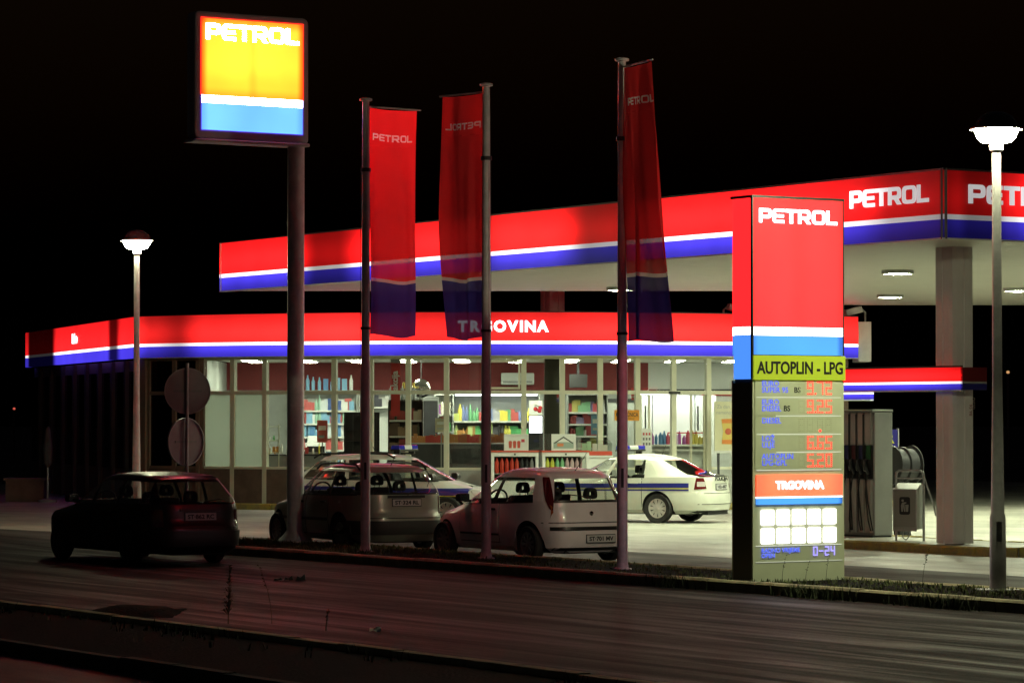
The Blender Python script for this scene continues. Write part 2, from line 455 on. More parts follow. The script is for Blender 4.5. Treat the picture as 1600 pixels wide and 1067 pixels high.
struct(MB().add([(-300,-100,0),(300,-100,0),(300,700,0),(-300,700,0)], [(0,1,2,3)]).build('ground', M['asphalt']))
def strip(name, pts_ab, z, material):
    m = MB(); m.add([S(a,b,z) for a,b in pts_ab], [tuple(range(len(pts_ab)))])
    return struct(m.build(name, material))
KF = [(-7.6,-60),(-7.75,-12),(-7.9,-6),(-8.1,0),(-8.4,7.4),(-8.8,10.2)]            # road-side kerb line of the verge
strip('road', [(-17.85,-60),(-7.3,-60),(-7.3,-12),(-7.7,0),(-8.0,7.4),(-8.3,12),(-8.0,90),(-17.85,90)], 0.004, M['road'])
strip('forecourt', [(-2.2,-30),(40,-30),(40,60),(-13,60),(-6.6,18),(-2.4,9)], 0.005, M['slab'])

# verge: kerb stones around a soil bed
front = KF[1:]
nose = [(-8.75,11.2),(-8.3,11.9),(-7.6,12.1),(-7.0,11.7)]
back = [(-6.4,10.6),(-6.1,8),(-6.05,4),(-6.0,-6),(-5.7,-12)]
loop = front + nose + back
vg = MB(); inner = [S(a,b,0.10) for a,b in loop]
vg.prism([p[:2] for p in inner][::-1], 0.006, 0.10)
struct(vg.build('verge', M['soil']))
def kerb_run(parent, pts, step, wdt, h, material, gap=0.012, z0=0.0):
    """kerb stones one by one along a polyline (world points)"""
    acc = []
    for i in range(len(pts)-1):
        p, q = Vector(pts[i][:2]), Vector(pts[i+1][:2]); d = (q-p); n = max(1, round(d.length/step))
        for k in range(n): acc.append((p + d*(k/n), p + d*((k+1)/n)))
    for p, q in acc:
        d = (q-p); l = d.length; j = random.uniform(-.008,.008)
        c = 0.03
        prof = [(-wdt/2,0),(wdt/2,0),(wdt/2,h-c),(wdt/2-c,h+j),(-wdt/2+c,h+j),(-wdt/2,h-c)]
        m = MB()
        m.prism_x([(x,z) for x,z in prof], gap/2, l-gap/2)
        m.build('kerb_stone', material, parent, loc=(p.x,p.y,z0), rz=math.atan2(d.y,d.x))
vk = thing('verge_kerb', 'low weathered concrete kerb around the grass verge with the flagpoles', 'kerb')
kerb_run(vk, [S(a-0.08,b) for a,b in front+nose], 1.0, 0.2, 0.15, M['kerb'])
kerb_run(vk, [S(a+0.08,b) for a,b in nose[-1:]+back], 1.0, 0.14, 0.12, M['kerb'])

# median strip in the foreground
md = MB(); md.prism([S(a,b)[:2] for a,b in [(-20.0,-60),(-18.0,-60),(-18.0,80),(-20.0,80)]], 0.0, 0.11)
struct(md.build('median', M['soil']))
mk = thing('median_kerb', 'long kerb edging the dark median strip in the foreground', 'kerb')
kerb_run(mk, [S(-17.9,-24), S(-17.9,14)], 1.0, 0.2, 0.16, M['kerb'])
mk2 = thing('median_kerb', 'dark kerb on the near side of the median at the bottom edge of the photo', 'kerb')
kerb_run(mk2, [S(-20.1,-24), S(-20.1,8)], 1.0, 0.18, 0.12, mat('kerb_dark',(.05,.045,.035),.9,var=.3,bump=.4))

# grass blades on the verge (uncountable)
def blades(name, spots, hmin, hmax, material, label, cat, wd=0.008, per=1):
    m = MB()
    for (x,y,z,sc) in spots:
        for _ in range(per):
            a = random.uniform(0,2*pi); h = random.uniform(hmin,hmax)*sc; l = random.uniform(.2,.7)*h
            px, py = x+random.uniform(-.05,.05), y+random.uniform(-.05,.05)
            dx, dy = math.cos(a), math.sin(a)
            w0 = wd*random.uniform(.7,1.4)
            m.v += [(px-dy*w0,py+dx*w0,z),(px+dy*w0,py-dx*w0,z),(px+dx*l*.4+dy*w0*.7,py+dy*l*.4-dx*w0*.7,z+h*.6),(px+dx*l*.4-dy*w0*.7,py+dy*l*.4+dx*w0*.7,z+h*.6),(px+dx*l,py+dy*l,z+h)]
            o = len(m.v)-5
            m.f += [(o,o+1,o+2,o+3),(o+3,o+2,o+4)]; m.m += [0,0]
    ob = m.build(name, material, recalc=False)
    ob['kind'] = 'stuff'; ob['label'] = label; ob['category'] = cat
    return ob
def inpoly(a, b, poly):
    c = False; n = len(poly)
    for i in range(n):
        (x1,y1),(x2,y2) = poly[i], poly[i-1]
        if (y1 > b) != (y2 > b) and a < (x2-x1)*(b-y1)/(y2-y1)+x1: c = not c
    return c
sp = []
for _ in range(16000):
    a, b = random.uniform(-9,-5.6), random.uniform(-12,12.2)
    if not inpoly(a, b, loop): continue
    dens = 0.95 if b > 4.5 else (0.22 if b > -4.5 else 0.6)
    dens *= 0.55 + 0.45*math.sin(a*3.1+b*1.3)*math.sin(b*2.2-a)
    if random.random() > dens: continue
    p = S(a,b); sp.append((p.x,p.y,0.10, 1.0 if b > 4.5 else 0.8))
blades('grass', sp, 0.02, 0.075, M['grass'], 'short uneven grass growing on the kerbed verge', 'grass', per=3)
sp = []
for _ in range(420):
    b = random.uniform(-22,12); a = -18.05 - abs(random.gauss(0,.35))
    if math.sin(b*1.7)+math.sin(b*.6+1) < random.uniform(-1.2,1.6): continue
    p = S(a,b); sp.append((p.x,p.y,0.11,1))
blades('median_grass', sp, 0.03, 0.10, M['weed'], 'sparse dark grass along the edge of the median', 'grass', per=3)
sp = []
for _ in range(500):
    b = random.choice([-4.2,-7.2,-9.6]) + random.gauss(0,.35); a = -8.05 + random.uniform(-.12,.03)
    p = S(a,b); sp.append((p.x,p.y,0.0,1))
blades('kerb_weeds', sp, 0.05, 0.2, M['weed'], 'weeds growing out of the gutter below the yellowish kerb', 'weeds', per=2)

def weed(loc, h, label, lean=(0,0), leafy=True, nb=60, group=None):
    t = thing('tall_weed', label, 'weed', loc, 0, group)
    path = [(lean[0]*k*k, lean[1]*k*k, h*k) for k in [i/8 for i in range(9)]]
    MB().tube(path, [(0.006 if leafy else .0032)*(1-k*.09) for k in range(9)], 5).build('stem', M['weed'], t)
    m = MB()
    for i in range(nb):
        k = random.uniform(.12 if leafy else .55,1); a = random.uniform(0,2*pi)
        l = (0.16 if leafy else .05)*h*(1.15-k)*random.uniform(.6,1.2)+.015
        x,y,z = lean[0]*k*k, lean[1]*k*k, h*k
        dx,dy = math.cos(a),math.sin(a); w0 = 0.008
        m.add([(x,y,z),(x+dx*l*.5-dy*w0,y+dy*l*.5+dx*w0,z+l*.5),(x+dx*l,y+dy*l,z+l*.35),(x+dx*l*.5+dy*w0,y+dy*l*.5-dx*w0,z+l*.45)],[(0,1,2,3)])
    f = m.build('foliage', M['weed'], t, recalc=False); f['kind'] = 'stuff'
    return t
# tall weeds on the median edge in the foreground
def med(px, dpt):   # helper: point on the median's far edge at lateral px-like fraction
    return Vector((px, dpt, 0.11))
weed((-2.93,33.1,0.11), 0.6, 'tall bushy weed standing on the dark median', (0.02,0), True, 120)
weed((-2.48,33.1,0.11), 0.62, 'thin bare leaning weed stalk beside the bushy weed', (-0.15,0), False, 16)
weed((-1.95,33.6,0.004), 0.22, 'small sprig of weed on the road edge near the pink litter', (0.03,0), True, 25)
for i,(bb,aa,h) in enumerate([(-5.6,-7.35,.36),(-5.9,-7.2,.3),(-6.2,-7.1,.42)]):
    weed(S(aa,bb,0.1), h, ['thin dry weed at the left foot of the price sign','thin dry weed at the middle foot of the price sign','tallest dry weed at the right foot of the price sign'][i], (0.06,0.02), False, 14, 'dry weeds in front of the price sign')
weed(S(-6.5,-7.4,0.1), 0.5, 'dry seeding weed between the price sign and the right lamp post', (0.1,0.05), False, 30)

# litter on the road
lt = thing('rubbish', 'torn black rubber scrap lying on the road', 'litter', (-3.1,43.8,0.006))
m = MB()
for (x0,l,hh,tl) in [(-.16,.12,.045,.5),(-.02,.13,.07,-.4),(.14,.14,.09,.6)]:
    m.prism_y([(x0,0),(x0+l,0.01),(x0+l*.9,hh),(x0+l*.5,hh*.45),(x0+l*.2,hh*.7)], -.03, .05+tl*.03)
m.build('scrap', M['rubber'], lt)
MB().add([(-.1,-.03,.004),(.05,-.05,.01),(.07,.05,.02),(-.08,.06,.006)],[(0,1,2,3)]).build('film', M['white_paint'], lt)
m = MB(); m.grid([[(-.06+.04*i, -.03+.04*j, .01+.018*j+.012*math.sin(i*2.1+j*1.7)) for j in range(3)] for i in range(4)],4,3)
tag(m.build('paper_litter', M['white_paint'], loc=(-1.42,33.3,0.01)), 'crumpled white paper tinted pink on the near road edge', 'litter')
# weedy mound on the road side of the median
m = MB(); m.grid([[(-.52+1.04*i/10, -.8+1.6*j/8, .0+.09*max(0,1-((i-5)/5.)**2)*max(0,1-((j-4)/4.)**2)+random.uniform(0,.03)) for j in range(9)] for i in range(11)],11,9)
tag(m.build('soil_mound', M['soil'], loc=(-4.3,36.5,0.0), smooth=True), 'low dark mound of soil at the left end of the median', 'mound')
# ================================================================== SIGN COLOURS (backlit acrylic)
RED = (1.0,0.011,0.012); BLUE = (0.075,0.05,0.85); WHT = (1.0,0.96,0.98)
def petrol_on(parent, h, material, loc, rot, stretch=1.0, ex=0.012, mirror=False, name='lettering'):
    me, W = petrol_mesh(h, ex, 0.1, stretch, mirror)
    me.materials.append(material)
    o = bpy.data.objects.new(name, me); COL.objects.link(o); o.parent = parent
    o.location = loc; o.rotation_euler = rot
    return o
M['sign_white'] = emit('sign_white', WHT, 2.2, sample=False)
M['sign_white_dim'] = emit('sign_white_dim', (0.85,0.9,0.88), 0.55, sample=False)

# ================================================================== FORECOURT CANOPY
canopy = thing('forecourt_canopy', 'big flat petrol station canopy with red and blue lit fascia', 'canopy')
A_ = Vector((6.75,50)); B_ = Vector((-6.53,71.4)); F_ = Vector((28.8,63.8))
poly = [A_, F_, Vector((34,80.5)), Vector((6.6,80.5)), Vector((6.2,71.4)), B_]
ZU, ZT = 5.04, 6.10
def inset(poly, d):
    out = []; n = len(poly)
    for i in range(n):
        p = poly[i]; e1 = (p-poly[i-1]).normalized(); e2 = (poly[(i+1)%n]-p).normalized()
        n1 = Vector((-e1.y,e1.x)); n2 = Vector((-e2.y,e2.x))
        k = (n1+n2); k = k/ max(0.2, k.dot(n1)); out.append(p + k*d)
    return out
ins = inset(poly, 0.12)
MB().prism(ins, ZU+0.62, ZT-0.04).build('roof_slab', M['white_paint'], canopy)
M['soffit'] = mat('soffit', (0.52,0.50,0.45), 0.42, var=0.06, scale=1.5)
# soffit boards: long metal strips running parallel to the road
ib = inset(poly, 0.10)
def clip_strip(poly, o, d, n, lo, hi):
    """convex-ish clip of poly to lo<=dot(p-o,n)<=hi"""
    def cut(ps, sgn, lim):
        out = []
        for i in range(len(ps)):
            p, q = ps[i-1], ps[i]; dp = sgn*((p-o).dot(n)-lim); dq = sgn*((q-o).dot(n)-lim)
            if (dp >= 0) != (dq >= 0): out.append(p + (q-p)*(dp/(dp-dq)))
            if dq >= 0: out.append(q)
        return out
    ps = cut(poly, 1, lo)
    return cut(ps, -1, hi) if len(ps) > 2 else []
vdir = Vector((VX,VY)); udir = Vector((-VY,VX))
k = 0.1
while k < 34:
    ps = clip_strip(ib, A_, udir, vdir, k, k+0.385)
    if len(ps) > 2:
        MB().prism(ps, ZU, ZU+0.02).build('soffit_board', M['soffit'], canopy)
    k += 0.4
MB().prism(inset(poly,0.14), ZU+0.021, ZU+0.03).build('soffit_backing', M['dark_metal'], canopy)

def fascia_run(parent, p, q, z0, zblue, zwhite, z1, th, ramp, strength=1.0, panel=None, names=('red_panel','white_stripe','blue_panel'), skin=True):
    """a straight run of lit fascia from p to q; outward is to the right of p->q. Local x runs from p along the run."""
    d = (q-p); l = d.length; rz = math.atan2(d.y,d.x)
    rt = [(x*1.0,f) for x,f in ramp]
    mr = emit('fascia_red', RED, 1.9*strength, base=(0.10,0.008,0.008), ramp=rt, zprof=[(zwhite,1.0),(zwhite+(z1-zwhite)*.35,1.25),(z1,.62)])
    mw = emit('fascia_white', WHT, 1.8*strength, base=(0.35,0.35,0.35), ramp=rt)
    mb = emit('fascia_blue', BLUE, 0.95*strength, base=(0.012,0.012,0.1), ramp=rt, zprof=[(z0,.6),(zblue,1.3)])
    loc = (p.x,p.y,0)
    if panel is None: panel = l
    n = max(1, round(l/panel))
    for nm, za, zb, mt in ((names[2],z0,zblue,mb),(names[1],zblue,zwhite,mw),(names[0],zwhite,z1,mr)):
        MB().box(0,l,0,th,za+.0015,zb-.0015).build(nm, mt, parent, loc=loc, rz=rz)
    # metal edge trims top and bottom
    MB().box(-.01,l+.01,-.015,th,z1,z1+.03).build('top_trim', M['dark_metal'], parent, loc=loc, rz=rz)
    MB().box(0,l,-.008,th,z0-.025,z0).build('bottom_trim', M['white_paint'], parent, loc=loc, rz=rz)
    return mr
L1 = (A_-B_).length
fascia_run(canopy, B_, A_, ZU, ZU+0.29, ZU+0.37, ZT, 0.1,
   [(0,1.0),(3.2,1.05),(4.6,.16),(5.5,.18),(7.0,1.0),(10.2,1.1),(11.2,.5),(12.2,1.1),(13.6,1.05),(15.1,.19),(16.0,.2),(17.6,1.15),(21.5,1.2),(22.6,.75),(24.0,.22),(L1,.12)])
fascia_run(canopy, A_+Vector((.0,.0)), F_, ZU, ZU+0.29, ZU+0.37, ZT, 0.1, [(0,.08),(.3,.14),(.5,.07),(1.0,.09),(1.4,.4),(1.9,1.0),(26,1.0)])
MB().box(-.05,.05,-.05,.05,ZU-.02,ZT+.03).build('corner_trim', M['dark_metal'], canopy, loc=(A_.x+.02,A_.y+.06,0), rz=TH+R(45))
for p, q in ((poly[2],poly[3]),(poly[3],poly[4]),(poly[4],poly[5]),(poly[1],poly[2])):
    d = q-p
    MB().box(.02,d.length-.02,0,.08,ZU,ZT).build('rear_fascia', M['white_paint'], canopy, loc=(p.x,p.y,0), rz=math.atan2(d.y,d.x))
# PETROL on both faces
dAB = (A_-B_).normalized(); ang = math.atan2(dAB.y,dAB.x)
c = A_ - dAB*1.33
o = petrol_on(canopy, 0.285, emit('canopy_letters', WHT, 0.55, base=(0.3,0.3,0.3), sample=False, ramp=[(-1.4,3.4),(-0.5,2.4),(0.2,1.0),(1.4,.75)]), (c.x+dAB.y*.03, c.y-dAB.x*.03, ZU+0.575), (pi/2,0,ang), 1.04)
dAF = (F_-A_).normalized(); ang2 = math.atan2(dAF.y,dAF.x)
c = A_ + dAF*1.58
petrol_on(canopy, 0.30, emit('canopy_letters_side', WHT, 0.55, base=(0.3,0.3,0.3), sample=False, ramp=[(-1.4,.7),(-0.5,.75),(0.1,1.6),(0.5,3.2)]), (c.x+dAF.y*.03, c.y-dAF.x*.03, ZU+0.55), (pi/2,0,ang2), 1.08)

# canopy downlights
M['downlight'] = emit('downlight_lens', (0.92,1.0,0.66), 640, base=(0.8,0.8,0.8))
dl = [(6.5,4.4),(6.5,9.2),(6.5,14.0),(6.5,18.7),(14.1,9.6),(14.1,14.5),(14.1,18.9),(20,12),(20,17)]
for i,(a,b) in enumerate(dl):
    p = S(a,b,ZU)
    t = thing('canopy_light', ['round recessed downlight under the canopy near its front corner','round downlight under the canopy, left of the thick column','downlight under the canopy hidden behind the price sign','downlight under the canopy glowing through the rightmost flag',
        'downlight under the canopy behind the right lamp post','downlight at the right edge under the canopy','small far downlight under the canopy, left of the thick column','downlight under the far right part of the canopy','farthest right downlight under the canopy'][i], 'lamp', p, TH, 'round canopy downlights')
    MB().lathe([(.31,-.002),(.31,-.07),(.27,-.075),(.26,-.03),(.26,-.002)], 24).build('housing', M['grey_metal'], t, smooth=True)
    MB().lathe([(0,-.085),(.14,-.075),(.25,-.04),(.25,-.03),(0,-.03)], 24).build('lens', M['downlight'], t, smooth=True)

# ================================================================== COLUMNS, PUMP ISLAND
M['column'] = mat('column_cladding', (0.66,0.63,0.64), 0.4, var=0.06, scale=1.5)
def column(loc, label, z0, z1, w=0.47):
    t = thing('canopy_column', label, 'column', loc, TH)
    h = w/2; g = .018; c = .09
    def side(m, rot):
        pass
    pts = []
    prof = [(-h+c,-h),(-.03,-h),(-.02,-h+g),(.02,-h+g),(.03,-h),(h-c,-h),(h-.02,-h+.02)]
    for kx in range(4):
        a = kx*pi/2
        for x,y in prof: pts.append((x*math.cos(a)-y*math.sin(a), x*math.sin(a)+y*math.cos(a)))
    MB().prism(pts, z0, z1).build('shaft', M['column'], t)
    MB().box(-h+.03,h-.03,-h+.03,h-.03,z0-.0,z0+.03).build('foot', M['dark_metal'], t)
    return t
pc = S(2.08,2.24)
c1 = column((pc.x,pc.y,0), 'thick pale square canopy column on the pump island', 0.15, ZU)
# small stencilled notice on the right column face
me = text_mesh('95 98', 0.06, .001); put_text('stencil', me, mat('stencil_red', (0.25,0.05,0.05), .7), c1, (0.12,-.237,2.35), (pi/2,pi/2,0))
me = text_mesh('DIESEL', 0.05, .001); put_text('stencil', me, mat('stencil_grey', (0.2,0.15,0.15), .7), c1, (0.19,-.237,2.45), (pi/2,pi/2,0))
column((1.0,79,0), 'pale canopy column rising behind the shop fascia', 4.56, 6.0)

isl = MB()
def isl_loop(a0,a1,b0,b1,n=8):
    r = (a1-a0)/2; cm = (a0+a1)/2; pts = []
    for k in range(n+1):
        t = -pi/2 + pi*k/n; pts.append((cm+r*math.sin(t), b0 - r*.9*math.cos(t)))
    for k in range(n+1):
        t = -pi/2 + pi*k/n; pts.append((cm-r*math.sin(t), b1 + r*.9*math.cos(t)))
    return pts
ip = isl_loop(1.45,3.45,0.9,6.3)
isl.prism([S(a,b)[:2] for a,b in ip], 0.0, 0.135)
struct(isl.build('pump_island_slab', M['slab']))
ik = thing('island_kerb', 'worn yellow and brown kerb around the pump island', 'kerb')
il = [S(a,b) for a,b in ip]
kerb_run(ik, il+il[:1], 0.75, 0.16, 0.15, M['kerb_yellow'])

# island header sign (long lit box over the pumps)
hd = thing('island_header', 'low red and blue lit header box over the pump island', 'sign')
pA = S(1.75,5.6); pB = S(1.75,1.7); pC = S(2.32,1.7)
fascia_run(hd, pA.xy, pB.xy, 2.68, 2.78, 2.82, 3.05, .05, [(0,1),(2.6,1.1),(3.2,.9),(3.9,.55)])
dd = pC.xy-pB.xy
for za,zb,cc in ((2.68,2.78,mat('header_blue',(0.02,0.02,0.16),.3)),(2.7835,2.8165,mat('header_white',(.3,.3,.3),.3)),(2.82,3.05,mat('header_red',(0.12,0.012,0.014),.3))):
    MB().box(.012,dd.length,0,.03,za,zb).build('end_panel', cc, hd, loc=(pB.x,pB.y,0), rz=TH)
MB().prism([S(1.83,1.75)[:2],S(2.3,1.75)[:2],S(2.3,5.6)[:2],S(1.83,5.6)[:2]], 2.69, 3.04).build('box_body', M['dark_metal'], hd)
hd2 = thing('island_header', 'far blue lit header edge just below the nearer header box', 'sign')
fascia_run(hd2, S(12.4,20.5).xy, S(12.4,17.5).xy, 2.62, 2.74, 2.79, 3.0, .1, [(0,1),(6.5,1)])
for zz in (0,):
    MB().tube([S(12.6,20,0),S(12.6,20,2.62)],.08,10).build('post', M['grey_metal'], hd2)

# fuel dispensers
M['pump_grey'] = mat('pump_grey', (0.36,0.37,0.36), 0.4, var=0.08, scale=2)
M['pump_strip'] = mat('pump_strip', (0.42,0.40,0.38), 0.45, var=0.08, scale=3)
def pump(loc, label):
    t = thing('fuel_pump', label, 'fuel pump', loc, TH, 'fuel pumps on the island')
    # local x = away from road, local y = along the island to the far left. hose face looks to -x
    box('body', M['pump_grey'], t, 0.06,.46,0,1.06,0.03,2.18, bevel=.012)
    box('base', M['dark_metal'], t, .03,.45,.02,1.04,0.0,.03)
    box('hood', M['pump_grey'], t, 0.0,.47,-.005,1.065,2.185,2.23, bevel=.008)
    for i in range(5):
        y0 = .06+i*.2
        box('front_strip', M['pump_strip'], t, 0.012,.06,y0,y0+.15,1.62,2.17)
        box('front_strip', M['pump_strip'], t, 0.012,.06,y0,y0+.15,.08,1.0)
    box('nozzle_bay', M['black'], t, 0.045,.06,.04,1.03,1.02,1.6)
    cols = [(0.02,.12,.035),(0.02,.02,.1),(0.1,.01,.02),(0.02,.02,.14),(.1,.1,.1)]
    for i in range(5):
        y0 = .085+i*.2
        box('grade_label', mat('grade_%d'%i, cols[i], .4), t, 0.03,.044,y0,y0+.12,1.36,1.6)
        n = MB(); n.tube([(.03,y0+.05,1.1),(-.05,y0+.05,1.24),(-.06,y0+.05,1.33),(-.02,y0+.05,1.37)],[.025,.03,.022,.014],7)
        nz = n.build('nozzle', M['dark_metal'], t, smooth=True)
        MB().tube([(-.03,y0+.05,1.15),(-.08,y0+.05,1.17),(-.085,y0+.05,1.26)],.008,5).build('trigger', M['chrome'], nz)
        h = MB(); sw = -.16+.08*i
        h.tube([(.03,y0+.05,1.1),(-.02,y0+.05,1.0),(-.06,y0+.05+sw*.2,.75),(-.08,y0+.05+sw*.8,.3),(-.05,y0+.05+sw,.12),(-.01,y0+.06+sw*1.1,.12),(.0,y0+.11+sw*.5,.6),(.005,y0+.165,1.4),(.005,y0+.165,2.15)],.014,6)
        h.build('hose', M['rubber'], t, smooth=True)
    return t
p = S(2.73,5.25,0.135); pump(p, 'grey fuel pump with black hoses between the price sign and the litter bin')
# payment box stuck on pump
# litter bin in tube frame
p = S(2.28,3.62,0.135) + Vector((-.3,.05,0))
bn = thing('litter_bin', 'grey metal litter bin with pictogram in a bent tube frame', 'litter bin', p, R(-25))
MB().prism_x([(0,.2),(.36,.2),(.36,.9),(.26,.98),(0,.88)], 0,.42).build('body', M['pump_grey'], bn)
MB().box(.02,.40,-.014,0,.24,.86).build('door', mat('bin_door',(0.30,0.30,0.28),.35,metal=.4), bn)
for x0,x1,z0,z1 in ((.0,.42,.17,.2),(.0,.02,.2,.87),(.4,.42,.2,.87),(.02,.4,.865,.885)):
    MB().box(x0,x1,-.022,0,z0,z1).build('door_trim', M['galv'], bn)
rp = round_poly([(-.095,-.15),(.095,-.15),(.095,.15),(-.095,.15)], .04)
put_text('pictogram_panel', curve_mesh([[(q.x,q.y) for q in rp]], .002), M['black'], bn, (.21,-.017,.60))
mp_ = MB()
def pic(m, pts): m.prism_y(pts, -.004, .0)
pic(mp_, [(-.055,-.1),(-.035,-.1),(-.03,.0),(-.01,-.1),(.01,-.1),(-.005,.03),(.03,.045),(.03,.06),(-.02,.06),(-.05,.05),(-.065,.0)])
pic(mp_, [(.02,-.1),(.06,-.1),(.07,.02),(.01,.02)])
mp_.lathe([(0,-.004),(.022,-.004),(.022,0)], 10, axis='y', o=(-.035,0,.088))
mp_.build('pictogram', M['grey_metal'], bn, loc=(.21,-.0205,.60))
fr = MB()
for x in (.0,.44):
    pass
fr.tube([(-.02,.22,0),(-.02,.22,1.1),(-.01,.22,1.16),(.03,.22,1.19),(.41,.22,1.19),(.46,.22,1.16),(.47,.22,1.1),(.47,.22,.0)],.022,8)
fr.tube([(-.02,.22,1.06),(.47,.22,1.06)],.012,6)
fr.build('tube_frame', M['galv'], bn, smooth=True)
MB().tube([(.47,.22,1.1),(.6,.4,.55),(.62,.42,.42)],.016,6).build('brace', M['galv'], bn, smooth=True)
MB().tube([(.15,.1,.2),(.14,.08,.06),(.2,.08,.02),(.25,.09,.08),(.24,.1,.2)],.012,6).build('strap', M['galv'], bn, smooth=True)

# hose reel and blue sign behind the pump
hr = thing('hose_reel', 'dark drum shaped hose reel behind the litter bin', 'hose reel', S(5.0,7.5,0), TH)
MB().lathe([(0,0),(.36,0),(.36,.03),(.3,.05),(.3,.22),(.34,.24),(.34,.27),(.3,.29),(.3,.46),(.36,.48),(.36,.5),(0,.5)], 28, axis='x', o=(-.05,0,1.35)).build('drum', M['dark_metal'], hr, smooth=True)
box('stand', M['dark_metal'], hr, .1,.35,-.1,.1,0,1.1)
box('foot', M['dark_metal'], hr, -.05,.45,-.25,.25,0,.05)
bs = thing('service_sign', 'small dark blue sign with yellow letters behind the fuel pump', 'sign', S(5.35,8.15,-.08), TH)
box('panel', mat('sign_blue',(0.03,0.025,0.22),.4), bs, -.6,.28,-.02,.02,1.72,2.08)
put_text('lettering', text_mesh('AR', .17, .003, .008), mat('sign_yellow',(.75,.75,.05),.5), bs, (0.02,-.024,1.83))
put_text('lettering', text_mesh('24h', .05, .003), M['text_white'], bs, (0.12,-.024,1.75))
box('edge', M['white_paint'], bs, .28,.30,-.03,.03,1.70,2.10)
box('post', M['dark_metal'], bs, -.5,-.44,-.03,.03,0,1.72)

# far right forecourt edge
fk = thing('far_kerb', 'yellow painted kerb at the far right edge of the forecourt', 'kerb')
kerb_run(fk, [S(7.5,2.9), S(12,9.0)], 1.0, .2, .22, M['kerb_yellow'])
fw = thing('low_wall', 'low concrete wall in the dark beyond the forecourt', 'wall')
MB().prism([S(12,-2)[:2],S(30,8)[:2],S(29.8,8.3)[:2],S(11.8,-1.7)[:2]],0,.32).build('wall_body', M['concrete'], fw)
ph = thing('air_hose_post', 'slim post with a blue and red air hose holder beside the right lamp', 'post', S(3.1,-2.6,0), TH)
MB().tube([(0,0,0),(0,0,1.0)],.022,8).build('post', M['dark_metal'], ph)
MB().lathe([(0,0),(.05,.01),(.055,.1),(.055,.12),(0,.13)],12,o=(0,0,.98)).build('holder', mat('holder_blue',(.03,.03,.35),.4), ph, smooth=True)
MB().lathe([(0,0),(.045,.01),(.04,.1),(0,.12)],12,o=(0,0,1.11)).build('cap', mat('holder_red',(.4,.03,.03),.4), ph, smooth=True)
MB().tube([(0,0,.9),(-.35,.0,.88)],.018,6).build('bar', M['dark_metal'], ph)
# ================================================================== TOTEM SIGN (tall pole, square lit box)
tt = thing('totem_sign', 'tall grey pole with square lit sign, yellow over blue', 'sign', (-3.78,54.6,0.0), TH)
# local x = v (right/away), local -y = u, the lit face looks to -y
M['totem_case'] = mat('totem_case', (0.46,0.40,0.42), 0.45, var=0.06)
m = MB(); m.lathe([(.30,.05),(.30,.14),(.2,.24),(.145,.32),(.145,8.8)], 24, o=(0.10,0,0)); m.build('pole', M['pole_paint'], tt, smooth=True)
for zz in (2.4,4.6,6.3):
    MB().lathe([(.1465,0),(.149,.004),(.149,.012),(.1465,.016)],24,o=(.10,0,zz)).build('pole_joint', M['pole_paint'], tt)
m = MB(); m.prism_y(round_poly([(-1.90,6.90,.12),(.26,6.90,.06),(.26,9.04,.12),(-1.90,9.04,.1)],.1), -.16,.16); m.build('sign_case', M['totem_case'], tt, bevel=.03)
mm = MB(); mm.prism_y([(-1.96,6.84),(.26,6.84),(.26,6.895),(-1.90,6.895)], -.22,.2); mm.build('sign_tray', M['totem_case'], tt, bevel=.02)
x0,x1 = -1.78,.135
tr = emit('totem_red', (1.0,0.028,0.0016), 34, base=(.4,.05,.02), ramp=[(x0,.22),(x0+.13,.95),(-.95,1.05),(-.82,.86),(-.69,1.05),(x1-.13,.95),(x1,.22)], zprof=[(7.632,.6),(7.80,.9),(8.2,1.1),(8.75,1.0),(8.92,.4)])
tw = emit('totem_white', (1,.93,.95), 16)
tb = emit('totem_blue', (.07,.21,.9), 3.6, base=(.05,.05,.4), ramp=[(x0,.7),(x0+.15,1.0),(-.82,.85),(x1-.15,1.0),(x1,.7)])
edr = emit('totem_red_edge', (1,.02,.01), 1.6, sample=False); edb = emit('totem_blue_edge', (.1,.02,.7), .6, sample=False)
for face in (-1,1):
    y = (-.175,-.161) if face < 0 else (.161,.175)
    MB().box(x0,x1,*y,7.632,8.92).build('red_panel', tr, tt)
    MB().box(x0,x1,*y,7.503,7.628).build('white_stripe', tw, tt)
    MB().box(x0,x1,*y,7.05,7.499).build('blue_panel', tb, tt)
    e = (-.172,-.161) if face < 0 else (.161,.172)
    for xa,xb in ((x0-.02,x0-.001),(x1+.001,x1+.02)):
        MB().box(xa,xb,*e,7.632,8.94).build('red_edge', edr, tt); MB().box(xa,xb,*e,7.03,7.628).build('blue_edge', edb, tt)
    MB().box(x0,x1,*e,7.03,7.048).build('blue_edge', edb, tt)
    MB().box(x0,x1,*e,8.922,8.94).build('red_edge', edr, tt)
tl = emit('totem_letters', (1,.97,.95), 30, sample=False)
petrol_on(tt, .27, tl, (-.82,-.178,8.57), (pi/2,0,0), .97, .004)
petrol_on(tt, .27, tl, (-.82,.178,8.57), (pi/2,0,pi), .97, .004)

# ================================================================== PRICE PYLON
py = thing('price_sign', 'tall price sign pylon with lit red top and green lower panel', 'sign', (3.12,41.5,0.10), TH)
